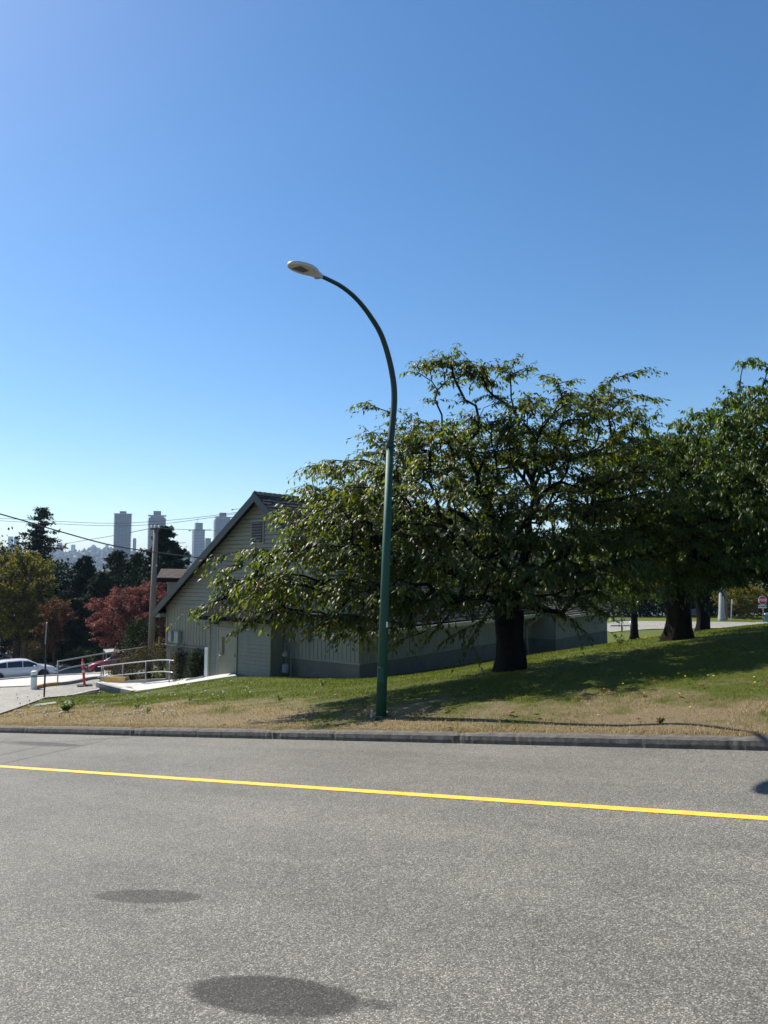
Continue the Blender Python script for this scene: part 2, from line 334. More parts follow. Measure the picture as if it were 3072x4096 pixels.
def grass_color(nt):
    v = pos(nt); vm = N(nt, 'ShaderNodeVectorMath', operation='DOT_PRODUCT'); L(nt, v, vm.inputs[0]); vm.inputs[1].default_value = (KN.x, KN.y, 0)
    t = mth(nt, 'SUBTRACT', vm.outputs['Value'], K0.x*KN.x+K0.y*KN.y)
    n1 = noise(nt, .6, 6, .7, v); n2 = noise(nt, 3., 5, .7, v)
    dt = N(nt, 'ShaderNodeVectorMath', operation='DOT_PRODUCT'); L(nt, v, dt.inputs[0]); dt.inputs[1].default_value = (KD.x, KD.y, 0)
    s_ = mth(nt, 'DIVIDE', mth(nt, 'SUBTRACT', dt.outputs['Value'], K0.x*KD.x+K0.y*KD.y), 20.)
    sg = mth(nt, 'SUBTRACT', ramp(nt, s_, [(0., .45), (.14, .38), (.22, .12), (.36, .05), (.48, .7), (.9, .9)]), .5)
    dry = mth(nt, 'ADD', mth(nt, 'ADD', mth(nt, 'MULTIPLY', t, -.30), sg), mth(nt, 'ADD', mth(nt, 'MULTIPLY', n1, 3.4), mth(nt, 'MULTIPLY', n2, 1.1)))
    dry = mth(nt, 'ADD', dry, mth(nt, 'ADD', mth(nt, 'MULTIPLY', mth(nt, 'GREATER_THAN', t, 47.), 9.), -1.0))
    k = ramp(nt, dry, [(.1, 0.), (.75, 1.)])
    fine = noise(nt, 60, 3, .7, v)
    green = ramp(nt, fine, [(.25, (.045, .070, .005)), (.5, (.105, .132, .008)), (.75, (.23, .245, .018))])
    tan = ramp(nt, fine, [(.25, (.18, .128, .066)), (.5, (.34, .255, .14)), (.75, (.52, .41, .24))])
    return mix(nt, k, green, tan)
def grassmat(name, blade):
    m, nt, o = newmat(name); c = grass_color(nt); p = N(nt, 'ShaderNodeBsdfPrincipled'); p.inputs['Roughness'].default_value = .7 if not blade else .5
    p.inputs['Specular IOR Level'].default_value = .2
    if blade:
        g = N(nt, 'ShaderNodeNewGeometry'); c = mix(nt, 1., c, ramp(nt, g.outputs['Random Per Island'], [(0., .6), (1., 1.5)]), 'MULTIPLY')
        L(nt, c, p.inputs[0]); t = N(nt, 'ShaderNodeBsdfTranslucent'); L(nt, mix(nt, 1., c, (1.3, 1.3, .9), 'MULTIPLY'), t.inputs[0])
        ms = N(nt, 'ShaderNodeMixShader'); ms.inputs[0].default_value = .35; L(nt, p.outputs[0], ms.inputs[1]); L(nt, t.outputs[0], ms.inputs[2]); L(nt, ms.outputs[0], o.inputs[0])
    else:
        L(nt, mix(nt, 1., c, (.8, .8, .8), 'MULTIPLY'), p.inputs[0]); L(nt, bump(nt, noise(nt, 90, 4, .8, pos(nt)), 1., .05), p.inputs['Normal']); L(nt, p.outputs[0], o.inputs[0])
    return m
M['grass'] = grassmat('lawn_ground', False); M['blade'] = grassmat('grass_blade', True)
# ---------------------------------------------------------------- SETTING: road, kerb, lawn, far terrain
def plane_sheet(name, mat, s0, s1, t0, t1, dz=0., ns=1, jag=0.):
    mb = MB(); vs = []; fs = []
    for i in range(ns+1):
        s = s0+(s1-s0)*i/ns
        for k, t in enumerate((t0, t1)):
            x, y = st(s, t+random.uniform(-jag, jag)); vs.append((x, y, zroad(x, y)+dz))
    for i in range(ns): fs.append((2*i, 2*i+1, 2*i+3, 2*i+2))
    return struct(mb.add(vs, fs).build(name, mat))
plane_sheet('road', M['asphalt'], -60, 90, -30, .12)
# yellow line: runs through these photo pixels
Y0 = onroad(3072, 3275); Y1 = onroad(0, 3066)
tw = .095
yd = Vector((Y1.x-Y0.x, Y1.y-Y0.y, 0)).normalized(); yn = Vector((-yd.y, yd.x, 0))
mb = MB(); vs = []; fs = []; ns = 900
for i in range(ns+1):
    s = -12+60*i/ns
    for k in (-1, 1):
        p = Vector((Y0.x, Y0.y, 0))+yd*s+yn*(k*(.062+random.uniform(-.003, .003))); vs.append((p.x, p.y, zroad(p.x, p.y)+.004))
for i in range(ns): fs.append((2*i, 2*i+1, 2*i+3, 2*i+2))
struct(mb.add(vs, fs).build('yellow_road_line', M['paint_line']))
# kerb: rounded profile swept along the road edge, crumbling at the joints
prof = [(0, -.1), (0.0, .05), (.012, .105), (.045, .135), (.10, .145), (.19, .145), (.22, .12), (.22, -.1)]
vs = []; fs = []; s = -14; ss = []
while s < 60: ss.append(s); s += .045 if s < 28 else .3
kn = np.cumsum(rng.normal(0, .0015, len(ss))); kn -= np.linspace(kn[0], kn[-1], len(ss))
for i, s in enumerate(ss):
    fr = (s % 3.05); joint = fr < .03; chip = .03*max(0, math.sin(s*1.9)+math.sin(s*5.3)-1.1)
    for j, (t, h) in enumerate(prof):
        e = random.gauss(0, .0022) if 0 < j < 7 else 0
        tt = t+(e+(.008 if joint else 0)+chip*random.random() if 0 < j < 4 else 0); hh = h+e-(.008 if joint and j > 1 and j < 7 else 0)-(chip*random.random() if 2 < j < 6 else 0)
        x, y = st(s, tt+.6*kn[i]); vs.append((x, y, zroad(x, y)+hh))
for i in range(len(ss)-1):
    for j in range(len(prof)-1): a = i*8+j; fs.append((a, a+1, a+9, a+8))
struct(MB().add(vs, fs).build('kerb', M['kerb'], smooth=False))
# lawn / ground beyond the kerb
sv = np.concatenate([np.arange(-120, -16, 4.), np.arange(-16, 34, .4), np.arange(34, 60, 1.), np.arange(60, 140, 4.)])
tv = np.concatenate([[.20], np.arange(.4, 3, .2), np.arange(3, 34, .5), np.arange(34, 75, 1.2), np.arange(75, 140, 4.)])
SS, TT = np.meshgrid(sv, tv, indexing='ij'); X = K0.x+KD.x*SS+KN.x*TT; Y = K0.y+KD.y*SS+KN.y*TT
Z = Gn(X, Y)+np.where(TT > .5, .012*np.sin(X*2.1+np.sin(Y*1.7))*np.cos(Y*1.9), 0)
ni, nj = X.shape; I = np.arange(ni*nj).reshape(ni, nj)
Fq = np.stack([I[:-1, :-1], I[:-1, 1:], I[1:, 1:], I[1:, :-1]], -1).reshape(-1, 4)[:, ::-1]
struct(npmesh('lawn', np.stack([X, Y, Z], -1).reshape(-1, 3), Fq, M['grass'], smooth=True))
def drape(name, mat, poly, dz=.03, step=.5):              # a sheet on the terrain over a plan polygon
    from mathutils.geometry import delaunay_2d_cdt
    pts = []; n = len(poly)
    for i in range(n):
        a = Vector(poly[i][:2]); b = Vector(poly[(i+1) % n][:2]); k = max(1, int((b-a).length/step))
        pts += [a+(b-a)*j/k for j in range(k)]
    nb = len(pts); xs = [p.x for p in pts]; ys = [p.y for p in pts]
    def inside(x, y):
        c = False
        for i in range(n):
            x1, y1 = poly[i][:2]; x2, y2 = poly[(i+1) % n][:2]
            if (y1 > y) != (y2 > y) and x < (x2-x1)*(y-y1)/(y2-y1)+x1: c = not c
        return c
    x = min(xs)+step/2
    while x < max(xs):
        y = min(ys)+step/2
        while y < max(ys):
            if inside(x, y): pts.append(Vector((x+.01, y+.013)))
            y += step
        x += step
    vo, _, fo, *_r = delaunay_2d_cdt(pts, [(i, (i+1) % nb) for i in range(nb)], [], 1, 1e-4)
    zz = Gn([p.x for p in vo], [p.y for p in vo])
    return struct(MB().add([(p.x, p.y, z+dz) for p, z in zip(vo, zz)], fo).build(name, mat))
def q(u, v, d): p = P(u, v, d); return (p.x, p.y)
# street on the left beyond the lawn, and its far parking lane
drape('car_park', M['asphalt2'], [q(-900, 2900, 20), q(-250, 2880, 19.5), q(0, 2862, 20.2), q(180, 2795, 26), q(398, 2776, 31), q(398, 2700, 44), q(700, 2640, 62), q(1100, 2590, 70), q(700, 2600, 78), q(-1200, 2600, 68)], .045, .5)
drape('side_street', M['asphalt2'], [q(2380, 2500, 62), q(2440, 2500, 51), q(2600, 2520, 53), q(2900, 2520, 53.5), q(3400, 2520, 53), q(3900, 2520, 52), q(4200, 2500, 68), q(3400, 2490, 68), q(2900, 2490, 67), q(2500, 2490, 68)], .05, 1.2)
drape('soil_bed', M['soil'], [tuple(B(-.1, -1.1, 0))[:2], tuple(B(0, 0, 0))[:2], tuple(B(13.6, 0, 0))[:2], tuple(B(13.6, -1.3, 0))[:2], tuple(B(20.6, -1.3, 0))[:2], tuple(B(20.6, -2.0, 0))[:2], tuple(B(13., -2.0, 0))[:2]], .03, .5)
# far valley and hill
def zfar(x, y):
    r = np.hypot(x, y); b = np.degrees(np.arctan2(x, y))
    base = np.interp(r, [90, 160, 400, 1000, 1500, 2200, 2900, 3400, 4200, 9000], [-18, -26, -36, -42, -40, -20, 38, 82, 60, 40])
    return base+np.where(r > 1500, 10*np.sin(b*.55+1)+5*np.sin(b*1.7+r*.004)+3*np.sin(b*5), 0)*np.clip((r-1500)/1500, 0, 1)
rr = np.array([88, 110, 140, 180, 240, 320, 450, 700, 1000, 1400, 1700, 2000, 2300, 2500, 2700, 2900, 3100, 3250, 3400, 3600, 4000, 5000, 7000]); bb = np.radians(np.linspace(-60, 60, 161))
RR, BB = np.meshgrid(rr, bb, indexing='ij'); X = RR*np.sin(BB); Y = RR*np.cos(BB); Z = zfar(X, Y)
Z[0] = -16
ni, nj = X.shape; I = np.arange(ni*nj).reshape(ni, nj); Fq = np.stack([I[:-1, :-1], I[:-1, 1:], I[1:, 1:], I[1:, :-1]], -1).reshape(-1, 4)[:, ::-1]
M['far_ground'] = simple('far_hillside', (.06, .075, .04), .9, .4, .02, c2=(.03, .045, .03))
struct(npmesh('hills', np.stack([X, Y, Z], -1).reshape(-1, 3), Fq, M['far_ground'], smooth=True))
# ---------------------------------------------------------------- foliage tools
LT = np.array([[0, 0, 0], [-.5, .42, -.10], [.5, .42, -.10], [0, .45, .03], [0, 1, -.22]])   # across, along, normal
LFc = np.array([[0, 2, 3], [0, 3, 1], [2, 4, 3], [3, 4, 1]])
def unit(a): return a/np.maximum(np.linalg.norm(a, axis=-1, keepdims=True), 1e-9)
def leaves(name, base, direc, length, width, mat, parent, flat=1., simple_leaf=False):
    n = len(base); d = unit(direc); rnd = rng.normal(size=(n, 3)); rnd[:, 2] *= .35
    side = unit(np.cross(d, np.array([0, 0, 1.])+rnd*.5*flat)); nrm = np.cross(side, d); nrm *= np.sign(nrm[:, 2:3]+1e-6)
    l = length if np.ndim(length) else np.full(n, length); l = l*rng.uniform(.75, 1.2, n); wd = l*width
    T = LT if not simple_leaf else np.array([[0, 0, 0], [-.5, .5, 0], [0, 1, -.1], [.5, .5, 0]])
    V = base[:, None]+T[None, :, 0, None]*side[:, None]*wd[:, None, None]+T[None, :, 1, None]*d[:, None]*l[:, None, None]+T[None, :, 2, None]*nrm[:, None]*l[:, None, None]
    k = len(T); fc = LFc if not simple_leaf else np.array([[0, 3, 2, 1]])
    Fc = (np.arange(n)[:, None, None]*k+fc[None]).reshape(-1, fc.shape[1])
    return npmesh(name, V.reshape(-1, 3), Fc, mat, parent)
def skeleton(root_pts, targets, seg=.3, pathw=.35, sag=.0):
    """greedy branch growth: join every target to the cheapest node; returns nodes, parents"""
    cap = len(targets)*12+200; nodes = np.zeros((cap, 3)); par = np.full(cap, -1, int); plen = np.zeros(cap); n = 0
    for i, p in enumerate(root_pts):
        nodes[n] = p; par[n] = n-1; plen[n] = 0 if n == 0 else plen[n-1]+np.linalg.norm(nodes[n]-nodes[n-1]); n += 1
    top = np.array(root_pts[-1]); first = len(root_pts)-2
    order = np.argsort(np.linalg.norm(targets-top, axis=1)); tips = []
    for ti in order:
        t = targets[ti]; d = np.linalg.norm(nodes[first:n]-t, axis=1); j = int(np.argmin(d+pathw*plen[first:n]))+first
        a = nodes[j].copy(); dd = np.linalg.norm(t-a); k = max(1, min(int(dd/seg), 10))
        par_dir = unit(a-nodes[max(par[j], 0)]) if j > 0 else np.array([0, 0, 1.])
        ctrl = a+par_dir*dd*.35+np.array([0, 0, .12*dd]); prev = j
        for s_ in range(1, k+1):
            f = s_/k; p = (1-f)**2*a+2*f*(1-f)*ctrl+f*f*t+(rng.normal(size=3)*.03*dd*(f < 1))
            nodes[n] = p; par[n] = prev; plen[n] = plen[prev]+np.linalg.norm(p-nodes[prev]); prev = n; n += 1
        tips.append(n-1)
    return nodes[:n], par[:n], tips
def branch_mesh(nodes, par, tips, r0, rmin=.006, powr=2.3, k=6, skip=0):
    n = len(nodes); load = np.zeros(n); load[tips] = 1
    for i in range(n-1, 0, -1):
        if par[i] >= 0: load[par[i]] += load[i]
    rad = np.maximum(rmin, r0*(load/load[0])**(1/powr)*.92)
    V = []; Fc = []; ch = np.linspace(0, 2*np.pi, k, endpoint=False)
    idx = [i for i in range(skip+1, n) if par[i] >= 0]; a = nodes[par[idx]]; b = nodes[idx]; ra = np.minimum(rad[par[idx]], rad[idx]*1.35); rb = rad[idx]
    t = unit(b-a); s = unit(np.cross(t, np.array([.3, .2, 1.]))); u = np.cross(t, s)
    ring = s[:, None]*np.cos(ch)[None, :, None]+u[:, None]*np.sin(ch)[None, :, None]
    V = np.concatenate([a[:, None]+ring*ra[:, None, None], b[:, None]+t[:, None]*(rb*.3)[:, None, None]+ring*rb[:, None, None]], 1)
    f = np.array([[j, (j+1) % k, k+(j+1) % k, k+j] for j in range(k)])
    Fc = (np.arange(len(idx))[:, None, None]*2*k+f[None]).reshape(-1, 4)
    return V.reshape(-1, 3), Fc, rad
def trunk_mesh(path, rads, k=20, flare=1.65, lump=.09):
    mb_v = []; n = len(path); path = np.array(path)
    zs = np.linspace(0, 1, 18); out = []
    cum = np.concatenate([[0], np.cumsum(np.linalg.norm(np.diff(path, axis=0), axis=1))]); cum /= cum[-1]
    ph = rng.uniform(0, 6, 4)
    for z in zs:
        c = np.array([np.interp(z, cum, path[:, j]) for j in range(3)]); r = np.interp(z, cum, rads)
        fl = 1+(flare-1)*math.exp(-z*6.5)
        for j in range(k):
            th = 2*np.pi*j/k; rr_ = r*(1+(fl-1)*(.75+.35*math.sin(5*th+ph[0])))*(1+lump*math.sin(3*th+ph[1]+z*3)+lump*.6*math.sin(7*th+ph[2]-z*8)+rng.normal()*.015)
            out.append(c+np.array([math.cos(th)*rr_, math.sin(th)*rr_, 0]))
    Fc = [[i*k+j, i*k+(j+1) % k, (i+1)*k+(j+1) % k, (i+1)*k+j] for i in range(len(zs)-1) for j in range(k)]
    return np.array(out), np.array(Fc)
def ell_pts(ells, n, shell=.45):
    """ells: (u,v,depth,ru,rv,rd); points biased to the outside of the union"""
    C = []; Rr = []
    for (u, v, d, ru, rv, rd) in ells: C.append(P(u, v, d)); Rr.append((ru*d/F, rd, rv*d/F))
    C = np.array(C); Rr = np.array(Rr); vol = np.prod(Rr, axis=1)**.75; pr = vol/vol.sum(); out = []
    while len(out) < n:
        i = rng.choice(len(C), p=pr); dd = unit(rng.normal(size=3)); r = rng.uniform(0, 1)**shell if False else (rng.uniform(shell**3, 1))**(1/3)
        p = C[i]+dd*Rr[i]*r
        m = (((p-C)/Rr)**2).sum(1); m[i] = 9
        if (m < .45).any() and rng.uniform() < .8: continue
        out.append(p)
    return np.array(out)
def broad_tree(name, label, cat, root, trunk_top, r0, ells, ntw, nleaf, lsize, mat, barkm, extra=(), group=None, seg=.3, twl=.5, shell=.5, kb=6, lw=.42, droop=.6, spray=False, layer=0.):
    th = thing(name, label, cat, root, group); root = np.array(root, float); tt = np.array(trunk_top, float)
    path = [root-np.array([0, 0, .25]), root+(tt-root)*.35+np.array([.04, 0, 0]), root+(tt-root)*.7, tt]
    V1, F1 = trunk_mesh(path, [r0, r0*.93, r0*.92, r0*1.0], 22 if r0 > .25 else 10)
    tg = ell_pts(ells, ntw, shell)
    if layer: q_ = .75; zz = tg[:, 2]-.12*np.hypot(tg[:, 0]-tt[0], tg[:, 1]-tt[1]); tg[:, 2] += layer*(np.round(zz/q_)*q_-zz)
    if len(extra): tg = np.concatenate([tg, np.array([tuple(p) for p in extra])])
    mid = tt+(tt-root)*.05
    nodes, par, tips = skeleton([root, root+(tt-root)*.5, tt-(tt-root)*.08, tt], tg, seg)
    V2, F2, rad = branch_mesh(nodes, par, tips, r0*.86, .006, 2.2, kb, skip=2)
    npmesh('trunk', np.concatenate([V1, V2]), np.concatenate([F1, F2+len(V1)]), barkm, th, smooth=True)
    tipn = nodes[tips]; pd = unit(tipn-nodes[par[tips]]); T_ = len(tips)
    outw = unit(tipn-np.array([tt[0], tt[1], tt[2]+.5])); small = lsize*F/np.linalg.norm(root-np.array([0, 0, 1.7])) < 14
    if spray:                                             # flat sprays of arching twigs with leaves hanging in two rows
        m = 4; k = max(5, nleaf//(T_*m)); td = unit(pd*.5+outw*np.array([.9, .9, .45])+rng.normal(size=tipn.shape)*np.array([.25, .25, .12]))
        td = td[:, None]+rng.normal(size=(T_, m, 3))*np.array([.75, .75, .16]); td = unit(td); ln = twl*rng.uniform(.6, 1.25, (T_, m, 1))
        f = np.linspace(.06, 1, k)[None, None, :, None]; o_ = tipn[:, None]-td*0.12
        pos_ = o_[:, :, None]+td[:, :, None]*f*ln[:, :, None]+np.array([0, 0, -.42])*f**2*ln[:, :, None]+rng.normal(size=(T_, m, k, 3))*.018
        sd_ = unit(np.cross(td, np.array([0, 0, 1.])))[:, :, None]*np.where(np.arange(k) % 2, 1, -1)[None, None, :, None]
        ld = td[:, :, None]*.50+sd_*.50+np.array([0, 0, -droop])+rng.normal(size=(T_, m, k, 3))*.22
        keep = rng.uniform(size=(T_, m, k)) < .93
        leaves('crown', pos_[keep], ld[keep], lsize, lw, mat, th, flat=.6)
        a = o_.reshape(-1, 3); tdd = td.reshape(-1, 3); b = a+tdd*ln.reshape(-1, 1)*.55+np.array([0, 0, -.12])*ln.reshape(-1, 1); c = a+tdd*ln.reshape(-1, 1)+np.array([0, 0, -.42])*ln.reshape(-1, 1)
        s = unit(np.cross(tdd, np.array([0, 0, 1.])))*.0045; u = np.array([0, 0, .006])
        V = np.stack([a-s, a+s, a+u, b-s, b+s, b+u, c-s*.4, c+s*.4, c+u*.4], 1).reshape(-1, 3)
        f = np.array([[0, 1, 4, 3], [1, 2, 5, 4], [2, 0, 3, 5], [3, 4, 7, 6], [4, 5, 8, 7], [5, 3, 6, 8]]); Fc = (np.arange(len(a))[:, None, None]*9+f[None]).reshape(-1, 4)
        npmesh('twigs', V, Fc, barkm, th)
        return th
    per = max(3, nleaf//T_); td = unit(pd*.6+outw*.7+rng.normal(size=tipn.shape)*.35+np.array([0, 0, -.12]))
    fr = rng.uniform(-.6, 1, (T_, per)); f3 = fr[..., None]
    base = tipn[:, None]+td[:, None]*f3*twl+np.array([0, 0, -.35])*np.maximum(f3, 0)**2*twl+rng.normal(size=(T_, per, 3))*.07*twl*2
    ld = td[:, None]*.45+rng.normal(size=(T_, per, 3))*.55+np.array([0, 0, -droop])
    leaves('crown', base.reshape(-1, 3), ld.reshape(-1, 3), lsize, lw, mat, th, simple_leaf=small)
    return th
def conifer(name, label, base, height, rad, mat, nb=260, dens=26, group=None, seed=0, gaps=.0, lsz=.32, spread=None, lo=.05):
    g = np.random.default_rng(seed); base = np.array(base, float); th = thing(name, label, 'tree', base, group)
    MBt = MB().tube([base, base+np.array([.05, 0, height*.5]), base+np.array([0, 0, height*.98])], [rad*.07+.12, rad*.045+.06, .02], 8); tr = MBt
    bs = []; ds = []; ls = []
    for i in range(nb):
        nw = 19; h = lo+(1-lo)*(int(g.uniform(0, nw))+g.normal()*.33+.5)/nw; h = min(.985, max(lo, h))
        a_ = g.integers(0, 9); env = (spread(h) if spread else (1-h)**.75)*g.uniform(.65, 1.12)*(.8+.35*math.sin(h*23+seed+3*a_))
        a = a_*.698+g.normal()*.16+h*9; r = max(.2, rad*env); z0 = h*height
        if g.uniform() < gaps: continue
        dirv = np.array([math.cos(a), math.sin(a), 0]); up = .25-.5*(1-h)
        m = max(5, int(dens*r/rad*1.4)+5); f = g.uniform(.12, 1, m)
        z = z0+r*(up*f-.30*f*f+.22*f**5); c = base+dirv*(r*f)[:, None]; c[:, 2] = base[2]+z
        sidev = np.array([-dirv[1], dirv[0], 0]); wdt = .13*r*(1.15-f)+.05
        c += sidev*(g.normal(size=m)*wdt)[:, None]; c[:, 2] -= abs(g.normal(size=m))*.12*lsz*3
        bs.append(c); ds.append(dirv*.8+g.normal(size=(m, 3))*.5+np.array([0, 0, -.35])); ls.append(np.full(m, lsz))
        if i % 3 == 0: tr.tube([base+np.array([0, 0, z0]), base+dirv*r*.8+np.array([0, 0, z0+r*(up*.8-.16)])], [.05, .015], 4, False)
    tr.build('trunk', M['bark2'], th)
    leaves('crown', np.concatenate(bs), np.concatenate(ds), np.concatenate(ls), .5, mat, th, simple_leaf=True)
    return th
def blob_leaves(name, parent, cs_, n, lsize, mat, up=.2, lw=.6):
    """leaf shell over ellipsoids given in world space: (centre, (rx,ry,rz))"""
    C = np.array([tuple(c) for c, _ in cs_]); Rr = np.array([r for _, r in cs_]); ar = (Rr.prod(1))**.66; pr = ar/ar.sum()
    i = rng.choice(len(C), n, p=pr); dd = unit(rng.normal(size=(n, 3))); r = rng.uniform(.5, 1.08, n)**.5
    lump = 1+.13*np.sin(dd[:, 0]*7+i)+.13*np.sin(dd[:, 2]*9+dd[:, 1]*6+i*2)
    p = C[i]+dd*Rr[i]*(r*lump)[:, None]
    return leaves(name, p, dd*.6+rng.normal(size=(n, 3))*.5+np.array([0, 0, up]), lsize, lw, mat, parent, simple_leaf=True)
def bush(name, label, cat, c, r, n, lsize, mat, group=None, stems=7, lumps=4, lw=.6):
    c = Vector(c); th = thing(name, label, cat, c, group); mb = MB(); es = []
    for i in range(lumps):
        a = random.uniform(0, 6.28); k = 0 if i == 0 else .45
        es.append((Vector((c.x+math.cos(a)*r[0]*k, c.y+math.sin(a)*r[1]*k, c.z+r[2]*random.uniform(.85, 1.1))), (r[0]*random.uniform(.6, .8), r[1]*random.uniform(.6, .8), r[2]*random.uniform(.75, .98))))
    for i in range(stems):
        a = random.uniform(0, 6.28); mb.tube([c+Vector((0, 0, -.1)), c+Vector((math.cos(a)*r[0]*.3, math.sin(a)*r[1]*.3, r[2]*.8)), c+Vector((math.cos(a)*r[0]*.6, math.sin(a)*r[1]*.6, r[2]*1.5))], [.03, .02, .008], 4)
    mb.build('stems', M['bark2'], th); blob_leaves('foliage', th, es, n, lsize, mat, lw=lw); return th
# ================================================================= BUILDING
EAVE = -.32; EAVEL = -.06; RIDGE_Z = 4.83; HB = 5.12; WB = 11.3; FB = -1.56; PB = .10      # ridge height, half width, top of foundation, top of board siding
SL = (RIDGE_Z-EAVE)/(HB+.6); SLF = (RIDGE_Z-EAVEL)/(WB+.45-HB); LEN1 = 13.6; LEN2 = 20.6; O2 = -1.3
bld = thing('clapboard_building', 'beige clapboard building with steep gable roof and dark green rake boards behind the tree', 'building', B(0, 0, -3))
AX = (BL, BG)
mb = MB(); z = PB                                          # lapped clapboards on the gable
while z < RIDGE_Z-.25:
    def bl(zz): return max(0, HB-(RIDGE_Z-.1-zz)/SL), min(WB, HB+(RIDGE_Z-.1-zz)/SLF)
    b0, b1 = bl(z); c0, c1 = bl(z+.17)
    mb.add([B(-.06, b0, z), B(-.06, b1, z), B(-.028, c1, z+.152), B(-.028, c0, z+.152), B(0.03, b0, z), B(0.03, b1, z), B(.03, c0, z+.152), B(.03, c1, z+.152)], [(0, 1, 2, 3), (0, 4, 5, 1), (3, 2, 7, 6)])
    z += .17
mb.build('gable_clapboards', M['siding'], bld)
def planks(mb, p0, p1, z0, z1, out, step=.2, gap=.022):
    d = p1-p0; L_ = d.length; d.normalize(); n = Vector(out); k = int(L_/step)
    mb.hexa([p0+n*-.02+Vector((0, 0, z0)), p1+n*-.02+Vector((0, 0, z0)), p1+n*-.1+Vector((0, 0, z0)), p0+n*-.1+Vector((0, 0, z0)),
             p0+n*-.02+Vector((0, 0, z1)), p1+n*-.02+Vector((0, 0, z1)), p1+n*-.1+Vector((0, 0, z1)), p0+n*-.1+Vector((0, 0, z1))])
    for i in range(k+1):
        a = p0+d*(i*step+gap/2); b = p0+d*min(L_, (i+1)*step-gap/2)
        if (b-a).length < .02 or i*step >= L_: continue
        mb.hexa([a+n*-.018+Vector((0, 0, z0)), b+n*-.018+Vector((0, 0, z0)), b+Vector((0, 0, z0)), a+Vector((0, 0, z0)), a+n*-.018+Vector((0, 0, z1)), b+n*-.018+Vector((0, 0, z1)), b+Vector((0, 0, z1)), a+Vector((0, 0, z1))])
for a_ in ((B(-.02, 0, 0), B(-.02, 3.74, 0), FB, PB, -BL), (B(-.02, 7.34, 0), B(-.02, WB, 0), FB+.05, PB, -BL), (B(0, -.02, 0), B(LEN1, -.02, 0), FB, .22, -BG), (B(LEN1, O2, 0), B(LEN2, O2, 0), FB-.1, -.3, -BG), (B(LEN1, O2, 0), B(LEN1, 0, 0), FB-.1, -.1, -BL)):
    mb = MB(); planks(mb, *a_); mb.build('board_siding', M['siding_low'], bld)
mb = MB(); mb.hexa([B(-.0, 0, -5), B(LEN1, 0, -5), B(LEN1, WB, -5.5), B(-.0, WB, -5.5), B(-.0, 0, FB), B(LEN1, 0, FB), B(LEN1, WB, FB), B(0, WB, FB)])
mb.hexa([B(LEN1+.01, O2+.01, -5), B(LEN2, O2+.01, -5), B(LEN2, WB, -5.5), B(LEN1+.01, WB, -5.5), B(LEN1+.01, O2+.01, FB-.1), B(LEN2, O2+.01, FB-.1), B(LEN2, WB, FB-.1), B(LEN1+.01, WB, FB-.1)])
mb.build('foundation', M['foundation'], bld)
mb = MB(); mb.hexa([B(.05, .05, FB), B(LEN2-.05, .05, FB), B(LEN2-.05, WB-.05, FB), B(.05, WB-.05, FB), B(.05, .05, .1), B(LEN2-.05, .05, .1), B(LEN2-.05, WB-.05, .1), B(.05, WB-.05, .1)])
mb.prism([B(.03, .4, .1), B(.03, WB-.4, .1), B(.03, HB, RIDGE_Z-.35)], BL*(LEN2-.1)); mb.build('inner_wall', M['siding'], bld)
mb = MB()                                                  # band boards and corner trim
for b0, b1 in ((-.05, 3.73), (7.35, WB+.05)): mb.hexa([B(-.05, b0, FB-.05), B(-.05, b1, FB-.05), B(0.005, b1, FB-.05), B(0.005, b0, FB-.05), B(-.035, b0, FB+.01), B(-.035, b1, FB+.01), B(0.005, b1, FB+.01), B(0.005, b0, FB+.01)]); mb.build('trim_board', M['siding_low'], bld); mb = MB()
mb.hexa([B(0, -.05, FB-.04), B(LEN1, -.05, FB-.04), B(LEN1, .005, FB-.04), B(0, .005, FB-.04), B(0, -.04, FB+.0), B(LEN1, -.04, FB), B(LEN1, .005, FB), B(0, .005, FB)])
mb.build('trim_board', M['siding_low'], bld)
for b in (.03, WB-.03): MB().box(B(-.03, b, (FB+PB)/2), .05, .09, PB-FB-.04, ax=AX).build('corner_board', M['siding_low'], bld)
roof = MB()                                                # deck slabs then rows of split shakes
def slab(mb, a0, a1, b0, z0, b1, z1, th):
    mb.hexa([B(a0, b0, z0-th), B(a1, b0, z0-th), B(a1, b1, z1-th), B(a0, b1, z1-th), B(a0, b0, z0), B(a1, b0, z0), B(a1, b1, z1), B(a0, b1, z1)])
slab(roof, -.42, LEN2, -.6, EAVE, HB, RIDGE_Z, .10); slab(roof, -.42, LEN2, HB, RIDGE_Z, WB+.45, EAVEL, .10)
slab(roof, LEN1-.3, LEN2+.35, O2-.55, -.42, .3, .52, .1)
r_ob = roof.build('roof', M['roof_dark'], bld)
sh = MB()
def shakes(mb, a0, a1, b0, z0, b1, z1, rowl=.2, wid=.26):
    e = Vector((BG.x*(b1-b0), BG.y*(b1-b0), z1-z0)); Ls = e.length; e.normalize(); n = BL.cross(e); n = n if n.z > 0 else -n; k = int(Ls/rowl)
    o = B(0, b0, z0)
    for i in range(k):
        a = a0-random.uniform(0, .1)
        while a < a1:
            wv = wid*random.uniform(.6, 1.3); x0 = max(a, a0); x1 = min(a+wv-.012, a1); j = random.uniform(-.02, .02); hh = random.uniform(.02, .04)
            if x1-x0 > .04:
                p = [o+BL*x0+e*(i*rowl+j), o+BL*x1+e*(i*rowl+j), o+BL*x1+e*((i+1)*rowl+.03), o+BL*x0+e*((i+1)*rowl+.03)]
                mb.hexa([p[0]+n*.002, p[1]+n*.002, p[2]+n*.002, p[3]+n*.002, p[0]+n*hh, p[1]+n*hh, p[2]+n*.008, p[3]+n*.008])
            a += wv
